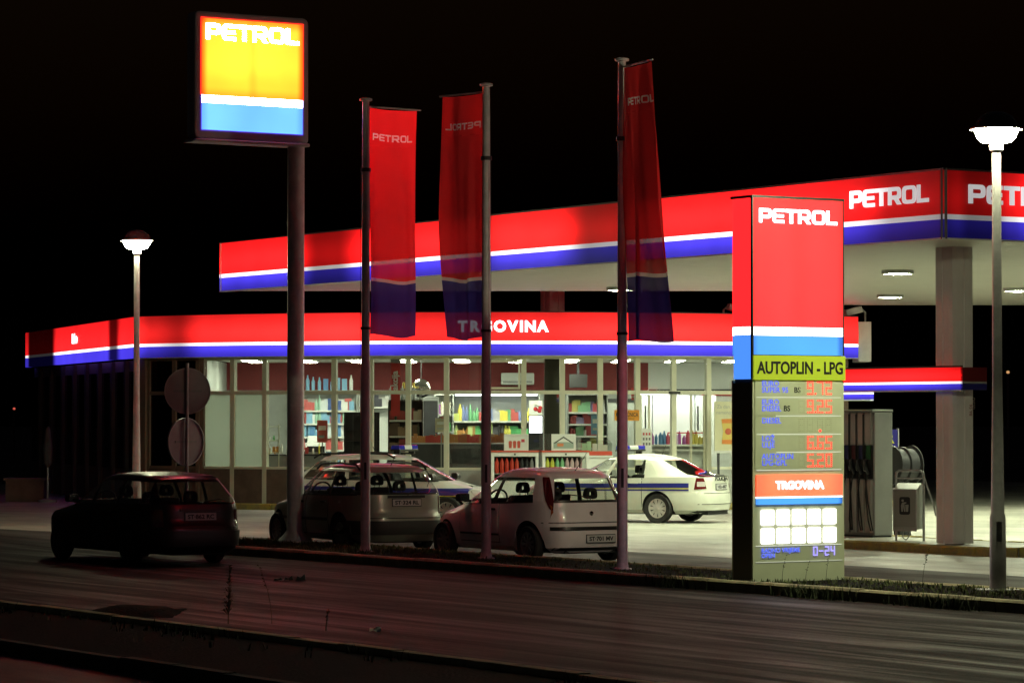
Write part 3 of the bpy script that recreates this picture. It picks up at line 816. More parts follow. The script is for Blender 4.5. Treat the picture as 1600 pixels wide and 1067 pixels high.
# local origin at near-left corner; x = v (front width), y = away; front looks to -y, narrow side looks to -x
W = 1.40; D = .46; H = 5.0
py.scale = (1.065,1,1)
M['pylon_panel'] = mat('pylon_panel', (0.62,0.65,0.46), 0.5, var=0.04, scale=3)
M['pylon_frame'] = mat('pylon_frame', (0.03,0.022,0.02), 0.4)
MB().box(.03,W-.02,.03,D-.03,-.02,H-.01).build('core', M['pylon_frame'], py)
z_ = lambda py_px: 2.15 + (650-py_px)/120.4
MB().box(.0,W,-.0,.028,-.02,z_(594)).build('front_panel', M['pylon_panel'], py)
MB().box(.0,W,D-.028,D,-.02,z_(594)).build('rear_panel', M['pylon_panel'], py)
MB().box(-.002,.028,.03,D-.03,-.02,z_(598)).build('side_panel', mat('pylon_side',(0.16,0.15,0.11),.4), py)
pr = emit('pylon_red', (1,.016,.018), 3.0, base=(.4,.02,.02), ramp=[(0,.75),(.12,1.0),(.5,1.12),(.72,1.0),(.95,1.12),(1.25,1.0),(1.4,.7)])
pw = emit('pylon_white', (1,.97,1), 3.0)
pb = emit('pylon_blue', (.075,.36,1.0), 1.25, base=(.03,.05,.4), ramp=[(0,.6),(.1,1.0),(.7,1.05),(1.28,1.0),(1.36,.4),(1.4,.3)])
for face in (0,1):
    y = (.002,.03) if face == 0 else (D-.03,D-.002)
    MB().box(.012,W-.012,*y,z_(510)+.002,H-.015).build('red_panel', pr, py)
    MB().box(.012,W-.012,*y,z_(524)+.002,z_(510)-.002).build('white_stripe', pw, py)
    MB().box(.012,W-.012,*y,z_(554)+.002,z_(524)-.002).build('blue_panel', pb, py)
pr2 = emit('pylon_red_side', (1,.011,.013), 2.6, base=(.4,.02,.02)); pb2 = emit('pylon_blue_side', (.075,.28,1.0), 1.1, base=(.03,.05,.4))
MB().box(.0,.028,.045,D-.045,z_(510)+.002,H-.015).build('side_red_panel', pr2, py)
MB().box(.0,.028,.045,D-.045,z_(523)+.002,z_(510)-.002).build('side_white_stripe', pw, py)
MB().box(.0,.028,.045,D-.045,z_(592),z_(523)-.002).build('side_blue_panel', pb2, py)
MB().box(-.01,W+.01,-.01,D+.01,H-.015,H+.02).build('cap', M['pylon_frame'], py)
MB().box(-.008,.012,-.008,.03,z_(592),H-.015).build('corner_trim', M['pylon_frame'], py)
MB().box(W-.012,W+.006,-.004,.03,z_(554),H-.015).build('corner_trim', M['pylon_frame'], py)
petrol_on(py, .185, emit('pylon_letters', (1,.95,1), 4.0, sample=False), (W/2,-.006,z_(347)), (pi/2,0,0), .96, .004)
# green AUTOPLIN strip, plain paint; its neighbours' light is put in as emission
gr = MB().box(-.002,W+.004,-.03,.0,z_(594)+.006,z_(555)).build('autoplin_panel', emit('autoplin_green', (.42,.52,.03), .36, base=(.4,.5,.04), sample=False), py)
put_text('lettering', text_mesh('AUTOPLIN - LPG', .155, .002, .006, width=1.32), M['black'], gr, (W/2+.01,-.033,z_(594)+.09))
blue_t = emit('price_name_blue', (.12,.18,1.0), 1.1, base=(.01,.01,.1), sample=False)
led_r = emit('led_red', (1,.03,.025), 3.2, base=(.06,0,0), sample=False); led_b = emit('led_blue', (.35,.3,1.0), 1.8, base=(.02,.02,.06), sample=False)
led_off = mat('led_off', (.58,.60,.41), .5)
rows = [(617,['EURO','SUPER 95'],'BS','9.72'),(646,['EURO','DIESEL'],'BS','9.25'),(675,['DIESEL'],None,None),(703,['LOŽ','ULJE'],None,'6.65'),(731,['AUTOPLIN','LPG-GPL'],None,'5.20')]
for i,(yb,lines,bs_,price) in enumerate(rows):
    pn = MB().box(.03,W-.03,-.010,-.001,z_(yb+3),z_(yb-25)).build('price_panel', M['pylon_panel'], py)
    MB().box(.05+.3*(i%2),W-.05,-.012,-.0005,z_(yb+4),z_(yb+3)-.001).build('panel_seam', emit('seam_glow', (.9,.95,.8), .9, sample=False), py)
    for j,tx in enumerate(lines):
        zb = z_(yb-4) if (j == len(lines)-1 and len(lines) > 1) else z_(yb-14)
        put_text('fuel_name', text_mesh(tx, .07, .001, .0015, align='LEFT'), blue_t, pn, (.13,-.012,zb))
        if bs_ and j == 1:
            put_text('fuel_suffix', text_mesh(bs_, .07, .001, .002, align='LEFT'), M['black'], pn, (.62 if i == 0 else .46,-.012,zb))
    ghost,_ = led_mesh('8' if price else '88.88', .155, .0075); gh = ghost.build('led_unlit', led_off, pn, loc=(.70,-.0112,z_(yb-2))); gh['kind'] = 'stuff'
    if price:
        xx_ = .70+.85*.155
        for ch in price:
            mm_,adv = led_mesh(ch, .155, .0095); mm_.build('led_point' if ch == '.' else 'led_digit', led_r, pn, loc=(xx_,-.014,z_(yb-2))); xx_ += adv
    else:
        MB().lathe([(0,-.004),(.018,-.002),(.018,.002)],6,axis='y',o=(1.02,-.014,z_(yb-2))).build('led_point', led_r, pn)
tg = MB().box(.045,W-.04,-.02,-.001,z_(776)+.002,z_(742)).build('trgovina_red', emit('trgovina_red', (1,.07,.02), 2.4, sample=True, ramp=[(.04,.7),(.3,1.15),(.7,1.0),(1.1,1.15),(1.36,.6)]), py)
MB().box(.045,W-.04,-.02,-.001,z_(778.5)+.002,z_(776)-.001).build('trgovina_white', pw, py)
MB().box(.045,W-.04,-.02,-.001,z_(788),z_(778.5)-.001).build('trgovina_blue', pb, py)
put_text('lettering', text_mesh('TRGOVINA', .10, .002, .005, width=.74), emit('trg_letters', (1,.95,1), 4, sample=False), tg, (W/2,-.024,z_(764)))
wm = emit('light_window', (1,.98,1), 5)
for r_ in range(2):
    for c_ in range(5):
        x = .125 + c_*.238
        MB().box(x,x+.185,-.016,-.0005,z_(820+29*r_),z_(797+29*r_)).build('lit_window', wm, py)
        MB().box(x,x+.185,D+.0005,D+.016,z_(820+29*r_),z_(797+29*r_)).build('lit_window', wm, py)
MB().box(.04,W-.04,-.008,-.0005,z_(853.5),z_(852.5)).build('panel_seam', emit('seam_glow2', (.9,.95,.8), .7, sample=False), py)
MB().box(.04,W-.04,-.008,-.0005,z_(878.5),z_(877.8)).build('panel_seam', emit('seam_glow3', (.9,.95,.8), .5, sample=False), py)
put_text('hours_text', text_mesh('RADNO VRIJEME', .056, .001, .0012, align='LEFT', width=None), blue_t, py, (.12,-.012,z_(863)))
put_text('hours_text', text_mesh('OPEN', .056, .001, .0012, align='LEFT'), blue_t, py, (.12,-.012,z_(871)))
xx_ = .92
for ch in '0-24':
    mm_,adv = led_mesh(ch, .105, .008); mm_.build('led_digit', led_b, py, loc=(xx_,-.012,z_(869))); xx_ += adv
MB().box(-.05,W+.06,-.06,D+.06,-.06,.0).build('plinth', M['concrete'], py)

# ================================================================== FLAGS
M['flag_red'] = cloth('flag_red', (0.72,0.045,0.05), .035)
M['flag_blue'] = cloth('flag_blue', (0.05,0.045,0.30), .035)
M['flag_white'] = cloth('flag_white', (0.7,0.66,0.68), .2)
M['flag_letter'] = cloth('flag_letter', (0.95,0.92,0.92), .0)
def flagpole(loc, label_pole, label_flag, dirv, Wt, Wb, hflag, mirror, seed, skew=0.0, hpole=7.2, bottom_dir=None, amp=0.045):
    t = thing('flagpole', label_pole, 'flagpole', loc, 0, 'flagpoles on the verge')
    MB().lathe([(.075,0),(.075,3.0),(.068,3.02),(.06,5.8),(.055,hpole-.05)],16).build('pole', M['pole_paint'], t, smooth=True)
    MB().lathe([(.06,hpole-.06),(.1,hpole-.05),(.1,hpole-.02),(.04,hpole),(0,hpole+.005)],16).build('cap', M['pole_paint'], t, smooth=True)
    MB().lathe([(.13,-.02),(.13,.015),(.09,.03),(.078,.1)],12).build('base', M['pole_paint'], t, smooth=True)
    box('hatch', M['dark_metal'], t, -.018,.018,-.082,-.07,1.15,1.42)
    d = Vector(dirv).normalized(); nrm = Vector((d.y,-d.x,0))
    if nrm.y > 0: nrm = -nrm
    zt = hpole-.14
    MB().tube([Vector((0,0,zt))-Vector((d.x,d.y,0))*.02, Vector((d.x,d.y,0))*(Wt+.13)+Vector((0,0,zt))], .014, 6).build('boom', M['pole_paint'], t)
    MB().lathe([(.062,-.03),(.085,-.03),(.085,.03),(.062,.03)],14,o=(0,0,hpole-1.15)).build('halyard_ring', M['dark_metal'], t)
    MB().lathe([(.07,-.02),(.082,-.02),(.082,.02),(.07,.02)],14,o=(0,0,zt-hflag+.1)).build('halyard_ring', M['dark_metal'], t)
    rope = [(-.1*d.x,-.1*d.y-.02,z) for z in (.9,2.5,4,hpole-1.1)]
    MB().tube(rope,.005,4).build('halyard', M['rubber'], t)
    # cloth
    fl = thing('flag', label_flag, 'flag', (loc[0],loc[1],loc[2]), 0, 'station banners')
    rnd = random.Random(seed)
    ph = [rnd.uniform(0,6.28) for _ in range(6)]
    d2 = Vector(bottom_dir).normalized() if bottom_dir else d
    def P(u, v, off=0.0):        # u 0..1 across, v 0..1 down
        wdt = Wt + (Wb-Wt)*v
        dd = (d.lerp(d2, v)).normalized()
        env = .15 + .85*min(1,v*1.8)
        fold = amp*env*(math.sin(u*9+ph[0]+v*1.2)+.5*math.sin(u*17+ph[1]-v*2.5)+.35*math.sin(u*5+v*6+ph[2]))
        lat = skew*v + .025*math.sin(v*5+ph[3])*(0.3+u)
        z = zt - .015 - hflag*v - .03*math.sin(u*6+ph[4])*v - .02*math.sin(pi*u)*(1-v)
        nr = Vector((dd.y,-dd.x,0))
        if nr.dot(nrm) < 0: nr = -nr
        q = Vector((dd.x,dd.y,0))*(.07 + u*wdt + lat) + nr*(fold+off)
        q.z = z
        return q
    def sheet(name, va, vb, nv, material):
        nu = 46
        mb_ = MB(); mb_.grid([[P(i/(nu-1), va+(vb-va)*j/(nv-1)) for j in range(nv)] for i in range(nu)], nu, nv)
        return mb_.build(name, material, fl, smooth='all', recalc=False)
    VA, VB = .085, .165
    sheet('red_cloth', 0, VA, 8, M['flag_red'])
    sheet('red_cloth', VB, .752, 50, M['flag_red']); sheet('white_band', .752, .766, 3, M['flag_white']); sheet('blue_cloth', .766, 1.0, 22, M['flag_blue'])
    # strip that carries the print: letters are cut into the red and set in flush
    x = 0; loops = []
    for ch in 'PETROL':
        wd, lps = G[ch]
        for lp in lps: loops.append([(q.x+x,q.y) for q in round_poly(lp, 0.0, 3)])
        x += wd+.1
    k = .84*Wt/(x-.1); h_ = k*.95
    mid = (VA+VB)/2
    loops = [[(.08*Wt+px*k, -mid*hflag + (qy-.5)*h_) for px,qy in lp] for lp in loops]
    nx = 40
    rect = [(Wt*i/nx,-VA*hflag) for i in range(nx+1)] + [(Wt*(1-i/nx),-VB*hflag) for i in range(nx+1)]
    def cloth_of(name, lps, material):
        me = curve_mesh(lps, 0.0)
        bm = bmesh.new(); bm.from_mesh(me)
        bmesh.ops.remove_doubles(bm, verts=bm.verts, dist=1e-5)
        bmesh.ops.triangulate(bm, faces=bm.faces)
        for _ in range(4):
            es = [e for e in bm.edges if e.calc_length() > .03]
            if not es: break
            bmesh.ops.subdivide_edges(bm, edges=es, cuts=1)
            bmesh.ops.triangulate(bm, faces=[f for f in bm.faces if len(f.verts) > 3])
        for v in bm.verts: v.co = P(v.co.x/Wt, -v.co.y/hflag)
        bm.to_mesh(me); bm.free(); me.materials.append(material)
        for p_ in me.polygons: p_.use_smooth = True
        o = bpy.data.objects.new(name, me); COL.objects.link(o); o.parent = fl
    cloth_of('red_cloth', [rect]+loops, M['flag_red'])
    cloth_of('lettering', loops, M['flag_letter'])
    return t
flagpole((-2.32,50.7,.1), 'grey flagpole nearest the totem sign, brightest banner', 'bright red banner with white lettering, leftmost of three', (.8,.62,0), .95, .95, 3.62, False, 3, amp=.05, skew=-.03)
flagpole((-.39,48.4,.1), 'grey flagpole in the middle, banner on its left side', 'dark red banner seen from the back, middle of three', (-.68,.66,0), .88, .64, 3.72, False, 5, skew=-.02, amp=.075, bottom_dir=(-.8,.5,0))
flagpole((1.55,45.0,.1), 'grey flagpole nearest the price sign', 'dark red banner turned nearly edge on, rightmost of three', (.36,-.9,0), .92, .95, 3.85, False, 11, amp=.08, bottom_dir=(.60,-.72,0))

# ================================================================== LAMP POSTS
M['bowl'] = emit('lamp_bowl', (.95,1.0,.62), 430, base=(.8,.8,.8))
M['lamp_pole'] = mat('lamp_pole', (.40,.38,.38), .45, var=.15, scale=5)
M['dome'] = mat('lamp_dome', (0.10,0.09,0.085), 0.25, coat=.4)
M['bowl_dim'] = emit('lamp_bowl_dim', (.95,1.0,.62), 170, base=(.8,.8,.8))  # same bowl at a lower strength, for the left lamp
def lamp_post(loc, label, H=5.7, bowl='bowl'):
    t = thing('lamp_post', label, 'street lamp', loc, 0, 'globe lamps with bowl diffusers')
    MB().lathe([(.105,0),(.1,.9),(.085,.95),(.062,2.6),(.055,H-.25)],18).build('pole', M['lamp_pole'], t, smooth=True)
    MB().box(-.26,.26,-.2,.2,-.03,.012).build('base_plate', M['galv'], t)
    box('hatch', M['grey_metal'], t, -.035,.035,-.112,-.09,.6,.85)
    MB().lathe([(.065,H-.27),(.085,H-.25),(.085,H-.17),(.13,H-.15)],18).build('neck', M['white_paint'], t, smooth=True)
    MB().lathe([(.12,H-.16),(.19,H-.145),(.24,H-.09),(.275,H-.01),(.28,H+.01),(0,H+.012)],28).build('diffuser', M[bowl], t, smooth=True)
    MB().lathe([(.275,H+.014),(.325,H+.004),(.325,H+.026),(.27,H+.045)],28).build('brim', M['white_paint'], t, smooth=True)
    MB().lathe([(.265,H+.046),(.25,H+.1),(.2,H+.17),(.11,H+.22),(0,H+.235)],28).build('dome', M['dome'], t, smooth=True)
    return t
lamp_post((6.02,39.7,.1), 'street lamp with lit bowl on the verge right of the price sign')
l2 = lamp_post((-7.45,63.5,0), 'street lamp with lit bowl behind the dark parked car', 5.72, 'bowl_dim')

# ================================================================== ROUND TRAFFIC SIGNS FROM BEHIND
ts = thing('traffic_sign', 'two round traffic signs seen from behind on one thin post', 'traffic sign', (-5.46,53.7,.09), 0)
M['sign_back'] = mat('sign_back', (0.40,0.36,0.37), 0.5, metal=.3, var=.1, scale=4)
MB().tube([(0,0,0),(0.01,0,3.05)],.028,10).build('post', M['galv'], ts, smooth=True)
def disc(zc, r, rz, x):
    o = MB(); o.lathe([(0,.0),(r-.012,.0),(r-.004,-.022),(r,-.022),(r,.012),(0,.012)],36,axis='y')
    d_ = o.build('disc', M['sign_back'], ts, loc=(x,.045,zc), rz=rz, smooth=True)
    MB().box(-.24,.24,-.016,-.002,-.02,.02).build('bracket', M['grey_metal'], d_)
    MB().lathe([(r-.012,-.024),(r+.004,-.024),(r+.004,.014),(r-.012,.014)],36,axis='y',close=True).build('rim', M['galv'], d_)
disc(2.58,.385,R(14),.01); disc(1.73,.40,R(48),-.02)
# ================================================================== SHOP BUILDING (bowed glass front)
OX, OY = -0.4, 90.2
shop = thing('shop_building', 'single storey station shop with bowed glass front and lit red fascia', 'shop', (OX,OY,0))
def pol(th, r, z=0): return Vector((r*math.sin(th), -r*math.cos(th), z))
def arcbox(r0, r1, t0, t1, z0, z1, n=None):
    n = n or max(1, int(abs(t1-t0)/R(2.06)+.5))
    m = MB(); vs = []; fs = []
    for i in range(n+1):
        t = t0+(t1-t0)*i/n
        vs += [pol(t,r0,z0),pol(t,r1,z0),pol(t,r1,z1),pol(t,r0,z1)]
    for i in range(n):
        a, b = i*4, i*4+4
        for k in range(4): fs.append((a+k, a+(k+1)%4, b+(k+1)%4, b+k))
    fs += [(0,1,2,3),(n*4+3,n*4+2,n*4+1,n*4)]
    return m.add(vs, fs)
RF, RG = 13.35, 13.0
TE = R(43)
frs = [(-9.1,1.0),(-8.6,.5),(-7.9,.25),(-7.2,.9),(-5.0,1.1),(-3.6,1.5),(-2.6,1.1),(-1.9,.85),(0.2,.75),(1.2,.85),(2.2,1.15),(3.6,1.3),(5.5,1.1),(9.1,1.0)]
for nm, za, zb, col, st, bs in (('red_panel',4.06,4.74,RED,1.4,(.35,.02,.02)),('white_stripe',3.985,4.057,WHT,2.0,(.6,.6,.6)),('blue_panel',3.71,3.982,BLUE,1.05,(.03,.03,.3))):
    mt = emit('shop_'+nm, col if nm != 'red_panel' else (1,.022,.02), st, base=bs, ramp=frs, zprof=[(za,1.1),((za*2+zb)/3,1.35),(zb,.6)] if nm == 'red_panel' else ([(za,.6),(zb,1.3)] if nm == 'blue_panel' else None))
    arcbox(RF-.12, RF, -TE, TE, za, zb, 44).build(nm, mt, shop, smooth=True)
arcbox(RF-.14, RF+.012, -TE, TE, 4.742, 4.77, 44).build('top_trim', M['dark_metal'], shop)
arcbox(RG-.05, RF+.008, -TE, TE, 3.69, 3.708, 44).build('soffit_strip', M['frame_alu'], shop)
# left return of the fascia
pe = pol(-TE,RF); pf = Vector((-14.2,5.8,0))
dl_ = (pe-pf).xy; Ll = dl_.length
q = lambda *t: [(a*Ll,f) for a,f in t]
rl = q((0,.5),(.022,.5),(.045,.012),(.28,.012),(.33,1),(.78,1.05),(.815,.08),(.855,.08),(.90,1),(1,.9))
for nm, za, zb, col, st, bs in (('red_panel',4.06,4.74,(1,.016,.018),1.4,(.12,.008,.008)),('white_stripe',3.985,4.057,WHT,2.0,(.3,.3,.3)),('blue_panel',3.71,3.982,BLUE,1.05,(.012,.012,.12))):
    mt = emit('shopside_'+nm, col, st, base=bs, ramp=rl, zprof=[(za,1.2),(zb,.7)] if nm == 'red_panel' else None)
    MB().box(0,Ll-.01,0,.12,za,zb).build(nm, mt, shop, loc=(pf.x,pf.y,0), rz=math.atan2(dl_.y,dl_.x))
lt_ = put_text('lettering', text_mesh('bidno', .24, .004, .02), emit('bidno', (1,.98,1), 3, sample=False), shop, (0,0,0))
an = math.atan2(dl_.y,dl_.x); pp = pf.xy + dl_*.50
lt_.location = (pp.x+math.sin(an)*.012, pp.y-math.cos(an)*.012, 4.27); lt_.rotation_euler = (pi/2,0,an)
MB().box(0,Ll,-.012,.14,4.742,4.77).build('top_trim', M['dark_metal'], shop, loc=(pf.x,pf.y,0), rz=an)
# TRGOVINA: letters set one by one round the bow
trm = emit('trgovina_shop', (1,.97,1), 2.6, sample=False)
wds = [('T',.30),('R',.31),('G',.33),('O',.35),('V',.31),('I',.14),('N',.32),('A',.32)]
wds = [(c_,w_*.93) for c_,w_ in wds]; tot = sum(w_ for _,w_ in wds); s0 = -tot/2
for ch, w_ in wds:
    th = (0.03 + s0 + w_/2 + .15)/RF; s0 += w_
    p = pol(th, RF+.02, 4.285)
    o = put_text('letter', text_mesh(ch, .25, .006, .017), trm, shop, p, (pi/2,0,th))
# roof, walls behind
n = 40
front_pts = [pol(-TE+2*TE*i/n, RF-.13) for i in range(n+1)]
back_pts = [Vector((9.5,3,0)), Vector((-13.5,6,0))]
rp = [p.xy for p in front_pts] + [p.xy for p in back_pts]
MB().prism(rp, 4.45, 4.55).build('roof', M['dark_metal'], shop)
M['ceiling'] = mat('ceiling_white', (0.72,0.72,0.66), 0.7)
YB = -3.2
cp = [pol(-R(34.3)+R(77)*i/n, RG-.1).xy for i in range(n+1)] + [Vector((9.3,YB)), Vector((-7.3,YB))]
MB().prism(cp, 3.70, 3.75).build('ceiling', M['ceiling'], shop)
M['floor_tile'] = mat('floor_tile', (0.42,0.42,0.38), .35, var=.1)
MB().prism(cp, 0.06, 0.10).build('floor', M['floor_tile'], shop)
M['inner_red'] = mat('inner_red', (0.20,0.018,0.02), 0.6, var=.06)
M['inner_white'] = mat('inner_white', (0.75,0.77,0.74), 0.6)
M['inner_grey'] = mat('inner_grey', (0.42,0.44,0.42), 0.6, var=.08)
box('back_wall', M['inner_grey'], shop, -7.4,4.1,YB,YB+.15,0.1,2.95)
box('back_wall', M['inner_red'], shop, -7.4,4.1,YB-.04,YB+.15,2.955,3.695)
box('back_wall', M['inner_white'], shop, 4.1,9.4,YB-.02,YB+.15,0.1,3.695)
box('wall_ledge', M['dark_metal'], shop, 4.12,7.2,YB-.14,YB-.021,2.88,2.98)
box('red_band', mat('inner_red_band',(.55,.03,.03),.5), shop, 5.55,9.3,YB-.1,YB-.021,2.8,2.93)
a_ = pol(-R(34.3), RG-.12); b_ = Vector((-7.35,YB,0))
d_ = (b_-a_).xy
MB().box(0,d_.length,0,.12,.1,3.69).build('partition', M['inner_grey'], shop, loc=(a_.x,a_.y,0), rz=math.atan2(d_.y,d_.x))
a_ = pol(TE, RG-.12); b_ = Vector((9.35,YB,0)); d_ = (b_-a_).xy
MB().box(0,d_.length,0,.12,.1,3.69).build('end_wall', M['inner_white'], shop, loc=(a_.x,a_.y,0), rz=math.atan2(d_.y,d_.x))
# right end of the fascia: pale box return
p = pol(TE,RF); MB().box(.0,.32,.0,1.4,3.62,4.62).build('end_return', M['white_paint'], shop, loc=(p.x+.01,p.y+.02,0), rz=0)

# glazing: mullion lines every 4.12 degrees
mu = [R(-1.1+4.12*k) for k in range(-10,11)]
M['pane'] = glass('window_glass', (.93,.95,.92), 1.0)
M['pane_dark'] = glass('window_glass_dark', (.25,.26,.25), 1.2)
M['frost'] = glass('frosted_glass', (.8,.85,.8), .6, frost=.88)
for i,t in enumerate(mu):
    dark = i < 2
    m = arcbox(RG-.10, RG+.03, t-R(.27), t+R(.27), .10, 3.69, 1)
    m.build('mullion', M['brown_post'] if i < 3 else M['frame_alu'], shop)
arcbox(RG-.12,RG+.06,mu[2]-R(.75),mu[2]-R(.3),.0,3.69,1).build('corner_post', M['brown_post'], shop)
arcbox(RG-.3,RG+.1,-TE-R(1.2),-TE+R(.6),.0,3.69,1).build('corner_post', M['brown_post'], shop)
SILL = .95
for i in range(len(mu)-1):
    t0, t1 = mu[i]+R(.28), mu[i+1]-R(.28)
    k = i-10
    fm = M['brown_post'] if i < 2 else M['frame_alu']
    door = k in (4,5)
    arcbox(RG-.09,RG+.02,t0,t1,2.78,2.87,1).build('transom', fm, shop)
    arcbox(RG-.09,RG+.02,t0,t1,3.63,3.689,1).build('head_rail', fm, shop)
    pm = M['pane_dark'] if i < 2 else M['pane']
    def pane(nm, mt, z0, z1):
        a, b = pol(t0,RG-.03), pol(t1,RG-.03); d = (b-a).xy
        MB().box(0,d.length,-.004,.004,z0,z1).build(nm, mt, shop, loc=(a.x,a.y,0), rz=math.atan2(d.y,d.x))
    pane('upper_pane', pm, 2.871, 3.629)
    if k == 0:   # opening light with its own frame
        arcbox(RG-.0,RG+.04,t0+R(.1),t0+R(.32),2.9,3.61,1).build('vent_frame', fm, shop); arcbox(RG-.0,RG+.04,t1-R(.32),t1-R(.1),2.9,3.61,1).build('vent_frame', fm, shop)
        arcbox(RG-.0,RG+.04,t0+R(.33),t1-R(.33),3.55,3.61,1).build('vent_frame', fm, shop); arcbox(RG-.0,RG+.04,t0+R(.33),t1-R(.33),2.9,2.95,1).build('vent_frame', fm, shop)
    if door: continue
    pane('lower_pane', M['frost'] if i in (2,3) else pm, SILL+.06, 2.779)
    arcbox(RG-.09,RG+.02,t0,t1,SILL,SILL+.059,1).build('sill', fm, shop)
    arcbox(RG-.12,RG+.03,t0,t1,0.0,SILL-.001,2).build('sill_wall', M['brown_wall'] if k < -3 else M['inner_grey'], shop)
arcbox(RG-.09,RG+.02,mu[-1]+R(.3),TE,.0,3.69,2).build('end_pier', M['brown_wall'], shop)
# sliding door: two leaves pushed aside
for (t0,t1,r) in ((mu[14]+R(.3),mu[14]+R(1.5),RG-.06),(mu[16]-R(2.1),mu[16]-R(.3),RG-.06)):
    a, b = pol(t0,r), pol(t1,r); d = (b-a).xy; l = d.length; rz = math.atan2(d.y,d.x)
    lf = MB().box(0,.05,-.02,.02,.12,2.76).build('door_leaf', M['frame_alu'], shop, loc=(a.x,a.y,0), rz=rz)
    MB().box(l-.05,l,-.02,.02,.12,2.76).build('stile', M['frame_alu'], lf)
    MB().box(.051,l-.051,-.004,.004,.2,2.76).build('pane', M['pane'], lf)
    MB().box(.051,l-.051,-.02,.02,.12,.199).build('bottom_rail', M['frame_alu'], lf)
    MB().box(l*.45,l*.45+.03,-.05,-.02,1.9,2.5).build('handle', M['dark_metal'], lf)
t_ = mu[15]; MB().box(-.14,.14,-.06,.02,2.79,2.85).build('door_sensor', M['black'], shop, loc=pol(t_,RG+.03), rz=t_)
# dark left side of the building
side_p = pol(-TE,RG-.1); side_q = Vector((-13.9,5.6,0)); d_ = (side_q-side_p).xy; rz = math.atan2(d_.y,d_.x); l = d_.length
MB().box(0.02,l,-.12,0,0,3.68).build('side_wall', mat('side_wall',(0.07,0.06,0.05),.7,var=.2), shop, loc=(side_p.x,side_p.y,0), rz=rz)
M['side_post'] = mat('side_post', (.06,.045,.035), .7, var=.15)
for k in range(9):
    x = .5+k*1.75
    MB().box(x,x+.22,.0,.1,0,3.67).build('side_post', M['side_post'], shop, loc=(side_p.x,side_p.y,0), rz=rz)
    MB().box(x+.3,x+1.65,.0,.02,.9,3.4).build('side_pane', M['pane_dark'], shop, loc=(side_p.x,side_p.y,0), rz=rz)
# kerb along the shop front
sk = thing('shop_kerb', 'yellow painted kerb along the foot of the shop front', 'kerb')
kerb_run(sk, [Vector((OX,OY,0))+pol(t,14.3) for t in [R(-46+4*i) for i in range(24)]], 1.0, .18, .16, M['kerb_yellow'])
apron = MB(); pts = [pol(R(-46+4*i),14.25).xy for i in range(24)]+[Vector((9.9,-6)),Vector((-9.9,-6))]
struct(apron.prism([(p.x+OX,p.y+OY) for p in pts], .0, .1).build('shop_pavement', M['slab']))

# ------------------------------------------------------------------ shop ceiling lights
M['ceil_light'] = emit('ceiling_light_lens', (.95,1.0,.76), 100, base=(.8,.8,.8))
lx = [-6.3,-4.9,-3.6,-2.3,-.9,.5,1.9,3.2,4.6,6.1,7.6]
for j,yy in enumerate((-9.4,-6.4)):
    for i,x in enumerate(lx):
        if j == 0 and abs(x) > 7.2: continue
        y = yy + (.9 if j == 0 else 0)*(x/5.)**2*.6
        t = thing('ceiling_light', 'round shop ceiling light, %s from the left in the %s row' % (['first','second','third','fourth','fifth','sixth','seventh','eighth','ninth','tenth','eleventh'][i], 'front' if j == 0 else 'rear'), 'lamp', (OX+x,OY+y,3.70), 0, 'shop ceiling lights, %s row' % ('front' if j == 0 else 'rear'))
        if i == 0 and j == 0:
            MB().lathe([(.25,-.001),(.25,-.03),(.22,-.035),(.22,-.001)],20).build('ring', M['white_paint'], t, smooth=True)
            MB().lathe([(0,-.06),(.15,-.055),(.215,-.03),(.215,-.01),(0,-.01)],20).build('lens', M['ceil_light'], t, smooth=True)
            proto_l = t
        else:
            for ch in proto_l.children:
                c = ch.copy(); COL.objects.link(c); c.parent = t

# ------------------------------------------------------------------ goods
pal = {}
def gm(c):
    if c not in pal: pal[c] = mat('goods_%d' % len(pal), c, .45)
    return pal[c]
COLS = [(.7,.68,.6),(.6,.5,.05),(.5,.05,.05),(.05,.15,.5),(.08,.35,.1),(.65,.3,.05),(.3,.1,.35),(.75,.75,.75),(.1,.1,.12),(.1,.4,.5),(.6,.55,.3)]
BLU = [(.1,.25,.5),(.2,.4,.6),(.6,.65,.68),(.05,.1,.3),(.3,.5,.4),(.5,.1,.1),(.7,.7,.7)]
shape_cache = {}
def product(kind, c):
    key = (kind, c)
    if key not in shape_cache:
        m = MB()
        if kind == 'bottle': m.lathe([(.034,0),(.036,.02),(.036,.15),(.014,.2),(.014,.235),(0,.237)],8)
        elif kind == 'can': m.lathe([(.03,0),(.034,.01),(.034,.11),(.028,.12),(0,.121)],8)
        elif kind == 'jug': m.lathe([(.055,0),(.058,.02),(.058,.2),(.025,.26),(.02,.29),(0,.292)],8)
        elif kind == 'pack': m.prism_y([(-.07,0),(.07,0),(.062,.1),(.07,.2),(-.07,.2),(-.062,.1)],-.03,.03)
        else: m.box(-.05,.05,-.04,.04,0,.17)
        shape_cache[key] = m.data(kind, gm(c), smooth=(kind in ('bottle','can','jug')))
    return shape_cache[key]
NAMES = {'bottle':('bottle','bottle'),'can':('drink_can','can'),'jug':('canister','canister'),'pack':('snack_bag','bag'),'carton':('carton','carton')}
def colour_word(c):
    r,g,b = c; mx = max(c); mn = min(c)
    if mx < .14: return 'black'
    if mx-mn < .12: return 'white' if mx > .55 else 'grey'
    if r == mx: return ('yellow' if g > .72*r else ('orange' if g > .35*r else ('pink' if b > .5*r else 'red')))
    if g == mx: return 'green' if b < .8*g else 'teal'
    return 'purple' if r > .55*b and r > g else 'blue'
